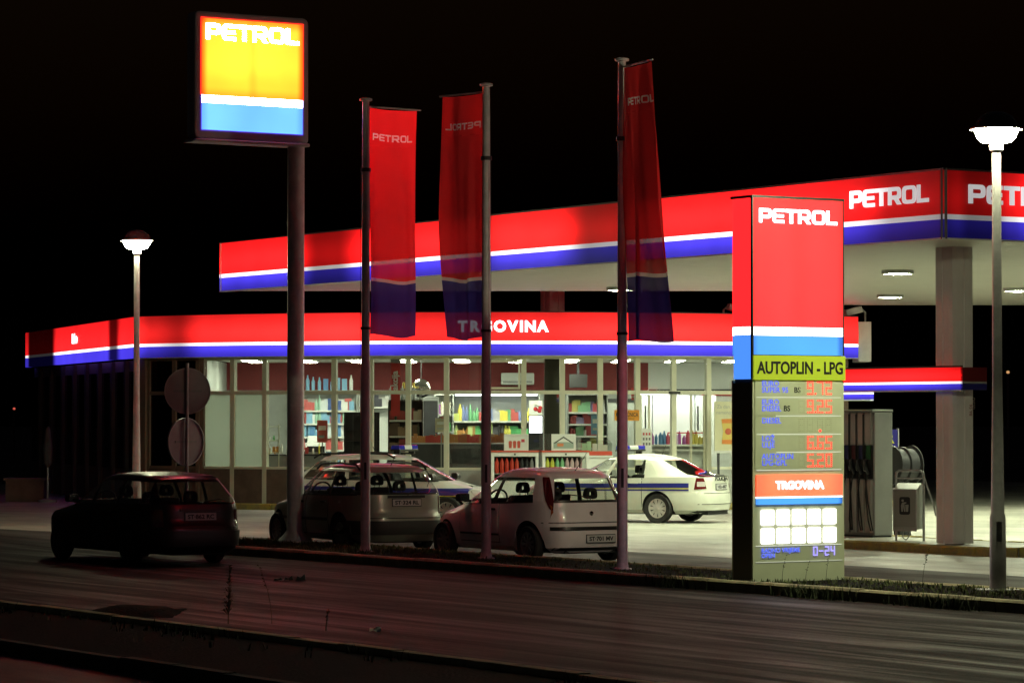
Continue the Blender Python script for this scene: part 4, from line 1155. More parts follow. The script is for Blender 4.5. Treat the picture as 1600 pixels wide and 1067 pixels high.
def goods_row(x0, x1, y, z, kinds, cols, label, pitch=.13, sc=1.0, tall=1.3):
    x = x0
    while x < x1:
        k = random.choice(kinds); c = random.choice(cols)
        run = random.choice((1,1,2,2,3))
        for _ in range(run):
            if x >= x1: break
            o = bpy.data.objects.new(NAMES[k][0], product(k,c)); COL.objects.link(o)
            o.location = (x, y+random.uniform(-.02,.02), z); s = sc; hv = random.uniform(.75,1.25); o.scale = (sc*random.uniform(.9,1.3),sc,s*tall*hv)
            rest = label[label.index(' on ' if ' on ' in label else (' in ' if ' in ' in label else ' under ')):]; tag(o, colour_word(c)+' '+NAMES[k][0].replace('_',' ')+rest, NAMES[k][1], label)
            x += pitch*random.uniform(.9,1.15)
M['shelf_white'] = mat('shelf_white', (.68,.70,.68), .5)
M['shelf_grey'] = mat('shelf_grey', (.30,.31,.31), .5)
def shelf(label, x0, x1, y, levels, ztop, dep, goods, mt, lit=False, name='shelf_unit', sides=True, pitch=.095, sc=1.15):
    """world x0..x1, y = front edge"""
    t = thing(name, label, 'shelf', ((x0+x1)/2,y,.10))
    w2 = (x1-x0)/2; z0 = -.0
    box('back_panel', mt, t, -w2,w2,dep-.03,dep,0,ztop-.1)
    for s in (-1,1):
        if sides: box('side_panel', mt, t, s*w2-.015,s*w2+.015,0,dep-.031,0,ztop-.1)
    for i,zl in enumerate(levels):
        box('shelf_board', mt, t, -w2+.016,w2-.016,0,dep-.031,zl-.13,zl-.10)
        box('price_rail', M['white_paint'], t, -w2+.016,w2-.016,-.012,-.001,zl-.14,zl-.095)
        if goods:
            goods_row(x0+.08, x1-.06, y+.1, zl+.001, goods[i%len(goods)][0], goods[i%len(goods)][1], goods[i%len(goods)][2]+('' if len(goods) > 1 or len(levels) == 1 else ', level %d from the floor' % (i+1)), pitch, sc)
    box('top_panel', mt, t, -w2,w2,-.02,dep,ztop-.099,ztop-.06)
    if lit:
        box('cooler_light', emit('cooler_tube', (.93,.98,1.0), 7), t, -w2+.05,w2-.05,.02,.08,ztop-.16,ztop-.12)
    return t
YS = 85.6
shelf('white shelf rack of bluish bottles behind the counter, left window', -5.9,-4.15, YS, [1.0,1.35,1.7,2.05,2.4], 2.9, .45,
      [(['bottle','carton','can','pack'],BLU,'bluish product on the shelf rack by the left window')], M['inner_grey'])
shelf('high wall shelf with dark boxes above the black wine rack', -4.1,-3.15, YS+.2, [2.5], 2.9, .4, [(['carton'],[(.05,.05,.07),(.15,.15,.2),(.6,.6,.6)],'dark box on the high shelf above the wine rack')], M['shelf_white'])
wr = thing('wine_rack', 'tall black wine rack with thin uprights', 'rack', (-3.8,80.6,.1))
for k in range(5): box('upright', M['dark_metal'], wr, -.42+k*.2,-.40+k*.2,0,.04,0,2.2)
for k in range(8): box('rail', M['black'], wr, -.44,.44,.05,.35,.1+k*.28,.12+k*.28)
box('rear_board', M['black'], wr, -.45,.45,.36,.4,0,2.25)
shelf('dark magazine shelf behind the window left of the fascia lettering', -3.1,-2.25, 80.4, [.95,1.35,1.75,2.15], 2.62, .4,
      [(['carton','pack','bottle'],[(.12,.08,.05),(.3,.2,.12),(.1,.12,.08),(.5,.45,.35),(.35,.05,.05)],'dim boxed goods on the magazine shelf')], mat('shelf_dark',(.06,.05,.045),.6))
goods_row(-3.05,-2.45,80.5,2.662,['bottle'],[(.55,.58,.6),(.35,.38,.4)],'silvery bottle on top of the magazine shelf',.1,1.0)
goods_row(-2.98,-2.4,80.6,2.95,['can'],[(.7,.5,.08)],'yellow tin in the row above the magazine shelf',.13,.8)
pb_ = thing('tins_board', 'thin bracket board carrying yellow tins', 'shelf', (-2.7,80.6,2.95)); box('board', M['shelf_grey'], pb_, -.4,.4,-.06,.4,-.03,-.001); box('bracket', M['shelf_grey'], pb_, .36,.40,.1,.39,-.3,-.031); box('post', M['shelf_grey'], pb_, -.40,-.36,.3,.39,-2.85,-.031)
gd = thing('fridge', 'tall grey fridge beside the lit open cooler', 'fridge', (-2.0,82.6,.1))
box('cabinet', M['shelf_grey'], gd, -.30,.10,0,.6,0,2.65, bevel=.02); box('door', M['dark_metal'], gd, -.28,.08,-.03,-.001,.1,2.55, bevel=.01); box('handle', M['chrome'], gd, .03,.05,-.07,-.03,1.1,1.7)
shelf('narrow grey shelf with packs left of the lit cooler', -2.05,-1.55, 84.8, [1.4,1.85,2.3], 2.8, .4, [(['pack'],COLS,'small pack on the narrow shelf left of the cooler')], M['shelf_white'])
shelf('wide open cooler with bright lit shelves of drinks', -1.55,.72, 84.4, [1.15,1.66,2.12], 2.85, .7,
      [(['bottle','carton'],COLS,'bottle or carton on the lowest shelf of the lit cooler'),(['bottle','carton'],[(.1,.4,.15),(.6,.55,.1),(.05,.05,.06),(.5,.25,.08),(.6,.7,.3)],'colourful drink on the middle shelf of the lit cooler'),(['carton','bottle','can'],[(.45,.45,.5),(.6,.65,.2),(.2,.25,.5),(.7,.6,.1),(.1,.1,.12),(.5,.1,.1),(.15,.4,.2)],'pale carton on the top shelf of the lit cooler')], M['inner_grey'], lit=True, name='open_cooler', pitch=.088, sc=1.2)
pt = thing('produce_counter', 'dark low counter topped with red packs inside the window', 'counter', (-1.3,79.6,.1))
box('body', M['dark_metal'], pt, -1.3,1.4,0,.7,0,1.45); box('top', M['shelf_grey'], pt, -1.32,1.42,-.02,.72,1.451,1.48)
goods_row(-2.5,-.05,79.75,1.585,['pack'],[(.5,.05,.04),(.4,.12,.05),(.5,.2,.06)],'red snack pack on the dark counter inside the window',.1,.75)
pst = thing('light_box', 'glowing white menu screen beside the dark pillar', 'screen', (.72,81.6,.1))
box('screen', emit('screen_white',(.95,.95,1),2.5), pst, -.28,.05,-.02,-.001,1.72,2.15); box('case', M['black'], pst, -.3,.07,0,.1,0,2.17); box('poster', M['inner_white'], pst, -.28,.05,-.02,-.001,2.18,2.55)
for (cx,cz) in ((-.12,2.33),(-.02,2.29),(.0,2.36)):
    MB().lathe([(0,-.03),(.05,-.028),(.055,-.022)],12,axis='y',o=(cx,0,cz)).build('cherry', gm((.5,.03,.04)), pst)
MB().tube([(-.12,-.026,2.36),(-.14,-.026,2.45),(-.02,-.026,2.39)],.006,4).build('stalk', M['dark_metal'], pst)
pl = thing('pillar', 'dark square pillar inside the shop window', 'pillar', (.98,79.4,.1)); box('shaft', mat('pillar_dark',(.045,.04,.03),.5), pl, -.17,.2,-.2,.2,0,3.59); box('edge_strip', M['chrome'], pl, -.19,-.171,-.2,-.18,0,3.59)
shelf('shelf of purple and white packets right of the dark pillar', 1.42,2.42, 81.2, [1.15,1.45,1.75,2.05,2.35], 2.78, .45,
      [(['pack','carton','can'],[(.3,.25,.5),(.6,.6,.62),(.5,.45,.15),(.45,.08,.1),(.2,.4,.25)],'small packet on the shelf right of the dark pillar')], M['shelf_grey'], pitch=.085, sc=1.0)
od = thing('office_door', 'grey inner door with dark frame behind the exchange sign', 'door', (2.85,82.4,.1))
box('leaf', M['inner_grey'], od, -.4,.4,0,.05,0,2.5); box('frame', M['dark_metal'], od, -.47,-.401,-.02,.07,0,2.6); box('frame', M['dark_metal'], od, .401,.47,-.02,.07,0,2.6); box('frame', M['dark_metal'], od, -.4,.4,-.02,.07,2.501,2.6); box('handle', M['chrome'], od, .28,.36,-.06,-.001,1.0,1.03)
# bright entrance zone
wd = thing('inner_cabinet', 'tall white cabinets glowing in the bright entrance', 'cabinet', (4.25,84.3,.1))
for k in range(4): box('door', M['inner_white'], wd, -1.1+k*.56,-1.1+k*.56+.54,0,.5,.05,2.7, bevel=.006)
box('plinth', M['shelf_grey'], wd, -1.1,1.12,.03,.5,0,.049)
box('light_strip', emit('entrance_tube',(.97,1,.95),22), wd, -1.0,1.05,-.35,-.27,2.72,2.76); box('light_bracket', M['white_paint'], wd, -1.0,1.05,-.35,.5,2.761,2.8)
fs_ = shelf('low rack of coloured bottles inside the shop entrance', 3.45,4.9, 79.8, [1.42], 1.5, .3, None, M['inner_white'], sides=False)
goods_row(3.5,4.85,79.9,1.545,['jug'],[(.1,.25,.5),(.6,.5,.1),(.1,.4,.4),(.5,.08,.15),(.4,.1,.4),(.2,.5,.3)],'coloured canister on the rack inside the entrance',.1,.75)
box('red_rail', gm((.6,.03,.06)), fs_, -.3,.72,-.02,-.014,1.72,1.75)
pn_ = thing('door_notice', 'white notice with red icons at the left door jamb', 'notice', (3.25,77.3,.1))
box('panel', M['inner_white'], pn_, -.13,.13,-.01,.01,1.2,1.85); box('leg', M['shelf_grey'], pn_, -.02,.02,.011,.03,0,1.8)
for i in range(3):
    for j in range(3): box('icon', gm((.5,.05,.06) if j == 2 else (.15,.15,.15)), pn_, -.09+i*.07,-.05+i*.07,-.014,-.0101,1.45+j*.12,1.51+j*.12)
# exchange sign on the window
p = Vector((OX,OY,0))+pol(R(14.15),RG+.05); ex = thing('exchange_sign', 'small orange sign with black lettering on the shop window', 'sign', (p.x,p.y,2.14), R(14.15))
box('panel', mat('sign_orange',(.75,.30,.02),.45), ex, -.32,.30,-.012,.0,0,.26)
put_text('lettering', text_mesh('MJENJAČNICA', .10, .001, .002, width=.56), M['black'], ex, (-.01,-.0135,.1)); put_text('lettering', text_mesh('EXCHANGE', .035, .001), M['black'], ex, (.05,-.0135,.03))
# akcija banner
ab = thing('promo_banner', 'vertical red banner reading akcija inside the window', 'banner', (-2.86,78.6,0))
box('cloth', mat('akcija_red',(.5,.03,.03),.6), ab, -.11,.11,-.006,.006,2.25,3.55); put_text('lettering', text_mesh('akcija', .15, .001, .006), M['text_white'], ab, (.05,-.008,3.12), (pi/2,-pi/2,0))
box('hanger', M['shelf_grey'], ab, -.12,.12,-.01,.01,3.551,3.70)
# round mirror
rm = thing('security_mirror', 'round convex mirror hung under the shop ceiling', 'mirror', (-2.3,80.9,2.95), 0)
MB().lathe([(0,-.09),(.1,-.08),(.19,-.045),(.235,0),(.24,.01),(0,.012)],24,axis='y').build('mirror_face', M['chrome'], rm, smooth=True); MB().tube([(0,.02,0),(0,.1,.3),(0,.1,.74)],.012,6).build('arm', M['dark_metal'], rm)
# snack poster stand
po = thing('snack_poster', 'beige snack poster on a stand right of the entrance', 'poster', (5.2,77.4,.0), R(18))
box('panel', mat('poster_beige',(.55,.53,.36),.5), po, -.33,.33,-.015,.015,1.42,2.6); box('frame_rail', M['white_paint'], po, -.34,.34,-.025,.02,1.36,1.419); box('leg', M['dark_metal'], po, -.25,-.2,-.02,.02,0,1.36); box('leg', M['dark_metal'], po, .2,.25,-.02,.02,0,1.36)
bgm = MB(); bgm.prism_y([(-.17,0),(.16,-.02),(.13,.3),(.17,.62),(-.18,.6),(-.13,.3)],-.02,-.0155); bgm.build('bag_picture', gm((.55,.42,.1)), po, loc=(.02,0,1.58))
for za,zb in ((0,.1),(.5,.6)): box('bag_band', gm((.6,.2,.04)), po, -.14,.16,-.024,-.0205,1.58+za,1.58+zb)
MB().lathe([(0,-.026),(.08,-.0255),(.08,-.0206)],14,axis='y',o=(.02,0,1.88)).build('bag_badge', gm((.5,.1,.05)), po)
put_text('lettering', text_mesh('Za dan z', .085, .001), M['shelf_grey'], po, (-.06,-.017,2.44)); put_text('lettering', text_mesh('namenom', .085, .001), M['shelf_grey'], po, (-.05,-.017,2.3))
# counter with a till behind the left clear window
ct = thing('sales_counter', 'dark grey sales counter with bits on top in the left window', 'counter', (-5.5,80.9,.1))
box('body', M['shelf_grey'], ct, -1.0,.9,0,.7,0,1.15); box('top', M['dark_metal'], ct, -1.02,.92,-.03,.72,1.151,1.19)
ds = thing('wire_stand', 'wire display stand with small goods behind the left window', 'stand', (-6.0,79.9,.1))
for sx in (-.18,.18): box('upright', M['frame_alu'], ds, sx-.012,sx+.012,0,.02,0,1.95)
for zz in (1.25,1.55,1.9): box('tray', M['frame_alu'], ds, -.2,.2,-.1,.2,zz-.02,zz)
for zz in (1.25,1.55): goods_row(-6.15,-5.85,79.95,zz+.101,['carton','can'],COLS,'small goods on the wire stand',.1,.7)
ws = thing('work_lamp', 'white angled machine on the sales counter', 'machine', (-5.0,81.2,1.29))
MB().prism_x([(0,0),(.5,0),(.5,.42),(.42,.46),(.0,.2)],-.2,.25).build('body', M['inner_grey'], ws); box('panel', M['dark_metal'], ws, -.2,.25,-.006,-.0005,.05,.2)

# ------------------------------------------------------------------ drink coolers outside
def cooler(loc, rz, label, bottles):
    t = thing('drink_cooler', label, 'cooler', loc, rz, 'drink coolers in front of the shop')
    W2 = .56
    box('base', M['inner_white'], t, -W2,W2,0,.55,0,.72, bevel=.015)
    box('rear', M['inner_white'], t, -W2,W2,.46,.55,.721,1.40)
    for s in (-1,1): MB().prism_x([(0,.721),(.459,.721),(.459,1.40),(.06,1.40)], s*W2-(.07 if s > 0 else 0), s*W2+(.07 if s < 0 else 0)).build('side_wall', M['inner_white'], t)
    box('top', M['inner_white'], t, -W2+.071,W2-.071,.05,.459,1.30,1.40)
    box('red_edge', gm((.6,.06,.02)), t, -W2-.01,W2+.01,.02,.56,1.401,1.435)
    box('lock', M['black'], t, -.02,.02,.035,.05,1.33,1.37)
    MB().add([(-W2+.072,.004,.73),(W2-.072,.004,.73),(W2-.072,.05,1.30),(-W2+.072,.05,1.30)],[(0,1,2,3)]).build('glass_front', M['pane'], t)
    box('inner_back', M['black'], t, -W2+.072,W2-.072,.43,.459,.74,1.29)
    box('inner_shelf', M['shelf_grey'], t, -W2+.072,W2-.072,.08,.42,.88,.90)
    return t
for (x,y,rz,lab,cols,bl) in ((.07,75.55,R(2),'white drink cooler with red bottles left of its twin',[(.55,.04,.02)]*5+[(.02,.02,.025)]*2+[(.3,.3,.32)],'red bottle in the left drink cooler'),
                          (1.28,75.68,R(7),'white drink cooler with green and pink bottles beside the white police car',[(.6,.6,.08),(.6,.6,.08),(.2,.5,.25),(.25,.55,.3),(.6,.4,.45),(.6,.45,.5),(.6,.4,.45),(.55,.35,.4)],'pastel bottle in the right drink cooler')):
    cooler((x,y,0), rz, lab, cols)
    for i,c in enumerate(cols):
        o = bpy.data.objects.new('bottle', product('jug', c)); COL.objects.link(o)
        lx_ = -.42+i*.118; o.location = (x+math.cos(rz)*lx_-math.sin(rz)*.2, y+math.sin(rz)*lx_+math.cos(rz)*.2, .901); o.scale = (.85,.85,1.25)
        tag(o, colour_word(c)+(' bottle in the left drink cooler' if 'left' in bl else ' bottle in the right drink cooler, %s from the left' % ['first','second','third','fourth','fifth','sixth','seventh','eighth'][i]), 'bottle', bl if c != (.02,.02,.025) and c != (.3,.3,.32) else 'dark bottles in the left cooler')
def picture(loc, rz, label, kind):
    t = thing('picture_sign', label, 'sign', loc, rz)
    box('board', M['inner_white'], t, -.28,.28,.0,.02,0,.39)
    for a in ((-.29,-.25,0,.39),(.25,.29,0,.39),(-.249,.249,0,.04),(-.249,.249,.35,.39)): box('frame', M['inner_white'], t, a[0],a[1],-.02,-.0005,a[2],a[3])
    if kind == 0:
        for i in range(3): MB().prism_y([(-.17+i*.1,.06),(-.11+i*.1,.06),(-.1+i*.1,.2),(-.115+i*.1,.23),(-.165+i*.1,.23),(-.18+i*.1,.2)],-.006,-.0008).build('drawn_bottle', gm((.5,.07,.04)), t)
        box('badge', gm((.5,.05,.08)), t, .12,.2,-.006,-.0008,.2,.27)
    else:
        box('drawn_ground', gm((.3,.4,.35)), t, -.24,.24,-.004,-.0008,.05,.2)
        MB().prism_y([(-.22,.16),(-.0,.30),(.22,.16),(.22,.19),(.0,.335),(-.22,.19)],-.008,-.0045).build('drawn_roof', M['dark_metal'], t)
        box('drawn_car', gm((.6,.2,.08)), t, -.15,.0,-.008,-.0045,.1,.17)
    return t
picture((.10,75.72,1.436), R(2), 'white framed picture of red bottles on the left cooler', 0)
picture((1.22,75.84,1.436), R(7), 'white framed picture of a gabled house on the right cooler', 1)
db = thing('display_bin', 'red tray with a clear plastic hood beside the coolers', 'display', (2.02,75.9,0), R(9))
box('tray', gm((.6,.07,.04)), db, -.38,.36,-.02,.5,1.32,1.42, bevel=.01); box('trim', M['inner_white'], db, -.4,.38,-.04,.52,1.27,1.319); box('cabinet', M['inner_white'], db, -.36,.34,0,.48,0,1.269)
MB().prism_y(round_poly([(-.37,1.421,0),(.35,1.421,0),(.35,1.68,.1),(-.37,1.68,.1)],.1)[::-1],-.01,.48).build('clear_hood', M['pane'], db)
goods_row(1.72,2.3,76.1,1.421,['carton','pack'],[(.6,.6,.55),(.55,.15,.1),(.4,.6,.4)],'packet under the clear plastic hood',.12,.8)

# roof cameras / floodlights
for (x,y,lab,rz) in ((5.2,78.6,'small floodlight on the shop roof left of the price sign',R(20)),(8.9,80.6,'small camera on the right end of the shop roof',R(-160))):
    t = thing('roof_camera', lab, 'camera', (x,y,4.56), rz)
    MB().tube([(0,0,0),(0,0,.3),(.1,0,.38)],.025,6).build('bracket', M['grey_metal'], t); b = box('housing', M['column'], t, .02,.48,-.09,.09,.32,.48, bevel=.02); b.rotation_euler = (0,R(14),0)
# left background: planter and pale board
box_t = thing('planter', 'dim brown planter box in the dark at far left', 'planter', (-12.8,84.5,0)); MB().prism([(-.5,-.4),(.5,-.4),(.5,.4),(-.5,.4)],0,.55).build('tub', M['brown_wall'], box_t); MB().prism([(-.55,-.45),(.55,-.45),(.55,.45),(-.55,.45)],.551,.62).build('rim', M['brown_wall'], box_t)
fb = thing('folded_parasol', 'pale folded parasol leaning in the dark at far left', 'parasol', (-12.15,83.8,0)); MB().lathe([(.02,.9),(.1,1.0),(.13,1.4),(.06,1.9),(0,2.0)],9).build('canopy', mat('parasol_cloth',(.1,.11,.1),.8), fb); MB().tube([(0,0,0),(0,0,1.0)],.03,8).build('pole', M['galv'], fb); MB().lathe([(.25,0),(.25,.06),(.05,.1)],14).build('base', M['concrete'], fb)

# more clutter seen through the glass
for (x,y,w_,z0,z1,c,lab) in ((-6.6,82.5,.5,1.5,2.5,(.5,.48,.4),'pale notice board on a stand behind the left window'),(-4.7,79.3,.26,1.5,2.05,(.6,.1,.08),'small red price board behind the window near the totem pole'),(-1.75,79.2,.3,1.75,2.1,(.55,.5,.35),'beige price card behind the window above the red packs'),(2.1,79.0,.3,1.7,2.2,(.15,.3,.5),'blue price board behind the window right of the dark pillar'),(3.05,79.2,.2,2.55,2.85,(.55,.04,.04),'red square sign behind the window beside the entrance')):
    t = thing('display_board', lab, 'sign', (x,y,.1))
    box('board', gm(c), t, -w_/2,w_/2,-.01,.01,z0,z1); box('band', M['inner_white'], t, -w_*.36,w_*.36,-.014,-.0105,z0+(z1-z0)*.55,z0+(z1-z0)*.75); box('band', M['inner_grey'], t, -w_*.36,w_*.2,-.014,-.0105,z0+(z1-z0)*.2,z0+(z1-z0)*.32)
    box('post', M['shelf_grey'], t, -.015,.015,.011,.03,0,z1-.05)
ac = thing('air_conditioner', 'pale air conditioner box high on the red shop wall', 'air conditioner', (.15,86.6,3.1)); box('case', M['shelf_white'], ac, -.45,.45,0,.35,0,.32, bevel=.03); box('grille', M['shelf_grey'], ac, -.4,.4,-.008,-.0005,.05,.1)
tv = thing('wall_screen', 'small dark screen high on the red shop wall', 'screen', (1.75,84.5,3.0)); box('screen', M['black'], tv, -.24,.24,0,.05,0,.36, bevel=.01); box('bracket', M['dark_metal'], tv, -.03,.03,.051,.6,.1,.69)
goods_row(-5.8,-4.2,85.75,2.945,['carton','bottle'],BLU,'box stored on top of the left shelf rack',.16,1.2)
goods_row(-1.9,-.1,79.95,1.585,['pack','carton'],[(.45,.05,.04),(.5,.3,.05),(.35,.3,.25)],'snack pack in the rear row on the dark counter',.11,.8)
goods_row(-6.3,-4.8,81.2,1.295,['can','carton','bottle'],COLS,'small item standing on the sales counter',.15,.8)
# ================================================================== CARS
# local frame: +y forward, +x right, rear axle at y 0
M['car_glass'] = glass('car_glass', (.93,.95,.93), 1.15)
M['car_black'] = mat('car_black_trim', (.014,.014,.015), .42)
M['car_inner'] = mat('car_interior', (.02,.02,.022), .8)
M['seat_cloth'] = mat('seat_cloth', (.03,.03,.033), .9)
M['tail_red'] = mat('tail_red', (.11,.006,.008), .15, coat=.8)
M['tail_clear'] = mat('tail_clear', (.55,.5,.5), .15, coat=.8)
M['tail_amber'] = mat('tail_amber', (.35,.08,.01), .15, coat=.8)
M['plate'] = mat('plate_white', (.55,.55,.55), .4)
M['rim'] = mat('wheel_rim', (.42,.41,.41), .3, metal=.7, var=.1)
M['seam'] = mat('seam', (.008,.008,.008), .8)
def paint(name, col, rough=.35, metal=0.0):
    return mat(name, col, rough, metal=metal, var=.05, scale=2.5, coat=.7)
def lerp(a,b,t): return a+(b-a)*t
def interp(keys, z):
    if z <= keys[0][0]: return keys[0][1:]
    for i in range(len(keys)-1):
        if z <= keys[i+1][0]:
            t = (z-keys[i][0])/(keys[i+1][0]-keys[i][0])
            return tuple(lerp(p,q,t) for p,q in zip(keys[i][1:],keys[i+1][1:]))
    return keys[-1][1:]
class Car:
    def __init__(s, keys, zb, zt, zr, nf=3.2, nr=4.5, bow=.05, wedge=0.0, lines=None):
        s.keys = keys; s.zb = zb; s.zt = zt; s.zr = zr; s.nf = nf; s.nr = nr; s.bow = bow; s.wedge = wedge
        s.y0 = min(k[1] for k in keys); s.y1 = max(k[2] for k in keys); s.lines = lines; s.wlow = keys[0][3]
    def dims(s, z): 
        yr, yf, w = interp(s.keys, z); return yr, yf, w
    def deform(s, p):
        x,y,z = p
        yc = (s.y0+s.y1)*.5-.2; hl = (s.y1-s.y0)*.5
        k = max(0,(z-s.zb)/(s.zr-s.zb))
        z2 = z - s.bow*k*((y-yc)/hl*1.6)**2
        wz = min(1,max(0,(z-.45)/.35))
        z2 += s.wedge*wz*max(-1.2,min(1.5,(1.0-y)))*(1-.75*k)
        return Vector((x,y,z2))
    def at(s, phi, z, off=0.0, mir=1, raw=False):
        yr,yf,w = s.dims(z); ym = lerp(yr,yf,.46)
        c, sn = math.cos(phi), math.sin(phi)
        if c >= 0: y = ym+(yf-ym)*c**(2/s.nf); x = w*max(0,sn)**(2/s.nf)
        else: y = ym-(ym-yr)*(-c)**(2/s.nr); x = w*max(0,sn)**(2/s.nr)
        p = s.deform((x,y,z))
        if off:
            e = 1e-3
            n = (s.at(phi+e,z)-s.at(phi-e,z)).cross(s.at(phi,z+.01)-s.at(phi,z-.01))
            if n.length > 1e-12:
                n.normalize()
                if n.dot(Vector((p.x, p.y-ym, .05))) < 0: n = -n
                p = p + n*off
        return Vector((p.x*mir,p.y,p.z))
    def phi(s, kind, val, z):
        yr,yf,w = s.dims(z); ym = lerp(yr,yf,.46)
        if kind == 'F': return math.asin(min(1,(abs(val)/w))**(s.nf/2))
        if kind == 'R': return pi-math.asin(min(1,(abs(val)/w))**(s.nr/2))
        if val >= ym: return math.acos(min(1,((val-ym)/(yf-ym)))**(s.nf/2))
        return pi-math.acos(min(1,((ym-val)/(ym-yr)))**(s.nr/2))
    def shell(s, t, m_body, arches, wheel_r, glass_ids, pillar_mats, m_roof=None, m_glass=None):
        """lines: list of (kind, bottom, top); returns nothing, makes body / roof / windows"""
        z_low = [k for k in s.rows_low]; z_hi = s.rows_hi
        def linephi(z):
            out = []
            for kd,bv,tv in s.lines:
                k = 0 if z <= s.zb else min(1,(z-s.zb)/(s.zt-s.zb))
                v = lerp(bv,tv,k)
                out.append((kd,v))
            return out
        nseg = [6 if s.lines[i][0] == s.lines[i+1][0] else 7 for i in range(len(s.lines)-1)]
        def ring(z):
            ls = linephi(z); pts = []
            for i in range(len(ls)-1):
                (k0,v0),(k1,v1) = ls[i],ls[i+1]
                for j in range(nseg[i]):
                    tt_ = j/nseg[i]
                    if k0 == k1: ph = s.phi(k0, lerp(v0,v1,tt_), z)
                    else: ph = lerp(s.phi(k0,v0,z), s.phi(k1,v1,z), tt_)
                    pts.append(ph)
            pts.append(pi)
            for i in range(1,len(pts)): pts[i] = max(pts[i], pts[i-1])
            return pts
        # lower hull: columns follow the wheel arches
        z0 = z_low[0]
        def cols(z):
            yr,yf,w = s.dims(z)
            out = [('F',w_) for w_ in [s.wlow*.8*i/6 for i in range(6)]]
            return out
        YF = s.y1-.42; YR = s.y0+.30
        ys = []; y = YF
        while y > YR:
            ys.append(y); near = any(abs(y-ya) < ra+.06 for ya,ra in arches)
            y -= .028 if near else .11
        ys.append(YR)
        spec = [('F',s.wlow*.8*i/6) for i in range(6)] + [('FC',i/8) for i in range(8)] + [('S',v) for v in ys] + [('RC',i/8) for i in range(1,9)] + [('R',s.wlow*.8*(1-i/6)) for i in range(1,7)]
        def colphi(cs,z):
            k,v = cs
            if k in 'FSR': return s.phi(k,v,z)
            if k == 'FC': return lerp(s.phi('F',s.wlow*.8,z), s.phi('S',YF,z), v)
            return lerp(s.phi('S',YR,z), s.phi('R',s.wlow*.8,z), v)
        right = []
        for cs in spec:
            col = []; zl = z0
            y = s.at(colphi(cs,z0),z0).y
            if cs[0] in ('S','FC','RC'):
                for ya,ra in arches:
                    if abs(y-ya) < ra: zl = max(zl, wheel_r+.012+math.sqrt(ra*ra-(y-ya)**2))
            for z in z_low:
                zz = zl+(z-z0)*(s.zb-zl)/(s.zb-z0)
                col.append(s.at(colphi(cs,zz),zz))
            right.append(col)
        ncol = len(right); nrow = len(z_low)
        m = MB(); m.grid(right, ncol, nrow); m.grid([[Vector((-q.x,q.y,q.z)) for q in c_] for c_ in right], ncol, nrow)
        body = m.build('body', [m_body, M['car_inner']], t, smooth=True)
        m = MB()      # wheel wells and belt-level deck
        for mir in (1,-1):
            lip = [Vector((c_[0].x*mir,c_[0].y,c_[0].z)) for c_ in right]
            m.grid([[q,Vector((q.x*.985,q.y,q.z-.004)),Vector((q.x*.62,q.y,q.z))] for q in lip], ncol, 3)
        for k in range(ncol-1):
            a_,b_ = right[k][-1],right[k+1][-1]
            m.add([Vector((a_.x*.985,a_.y,a_.z-.03)),Vector((b_.x*.985,b_.y,b_.z-.03)),Vector((-b_.x*.985,b_.y,b_.z-.03)),Vector((-a_.x*.985,a_.y,a_.z-.03))],[(0,1,2,3)])
        m.build('wheel_wells', M['car_inner'], t, smooth=True)
        box('underbody', M['car_inner'], t, -s.wlow*.66,s.wlow*.66,s.y0+.12,s.y1-.12,z0-.02,.62)
        # greenhouse
        RH = [ring(z) for z in z_hi]
        def cell_mesh(mb, c0, c1, r0, r1, mir):
            P = [[s.at(RH[r][c], z_hi[r], 0, mir) for r in range(r0,r1+1)] for c in range(c0,c1+1)]
            mb.grid(P, c1-c0+1, r1-r0+1)
        st = [0]
        for q_ in nseg: st.append(st[-1]+q_)
        iz = z_hi.index(s.zt)
        roofm = MB()
        m_glass = m_glass or M['car_glass']
        pil = {}
        for i in range(len(s.lines)-1):
            c0, c1 = st[i], st[i+1]
            if i in glass_ids:
                nm = glass_ids[i]
                if nm in ('windscreen','rear_window'):
                    mb = MB(); cell_mesh(mb,c0,c1,0,iz,1); cell_mesh(mb,c0,c1,0,iz,-1)
                    mb.build(nm, m_glass, t, smooth='all')
                else:
                    for mir in (1,-1):
                        mb = MB(); cell_mesh(mb,c0,c1,0,iz,mir); mb.build(nm, m_glass, t, smooth='all')
            else:
                pm = pillar_mats.get(i, m_body)
                for mir in (1,-1):
                    mb = MB(); cell_mesh(mb,c0,c1,0,iz,mir); mb.build('pillar', pm, t, smooth='all')
        # roof
        vs = []; rings = []
        for r in range(iz,len(z_hi)):
            right = [s.at(p,z_hi[r]) for p in RH[r]]; left = [Vector((-p.x,p.y,p.z)) for p in right[-2:0:-1]]
            rings.append(right+left)
        n = len(rings[0])
        for r_ in rings: vs += r_
        fs = [(i*n+k,i*n+(k+1)%n,(i+1)*n+(k+1)%n,(i+1)*n+k) for i in range(len(rings)-1) for k in range(n)]
        # fill the top as strips between right and left halves
        half = len(RH[0]); top = (len(rings)-1)*n
        for k in range(half-1):
            a, b = top+k, top+k+1
            c_, d_ = top+(n-k)%n, top+(n-k-1)%n
            if a == c_: fs.append((a,b,d_))
            elif b == d_: fs.append((a,b,c_))
            else: fs.append((a,b,d_,c_))
        roofm.add(vs,fs); roofm.build('roof', m_roof or m_body, t, smooth='all')
        return body
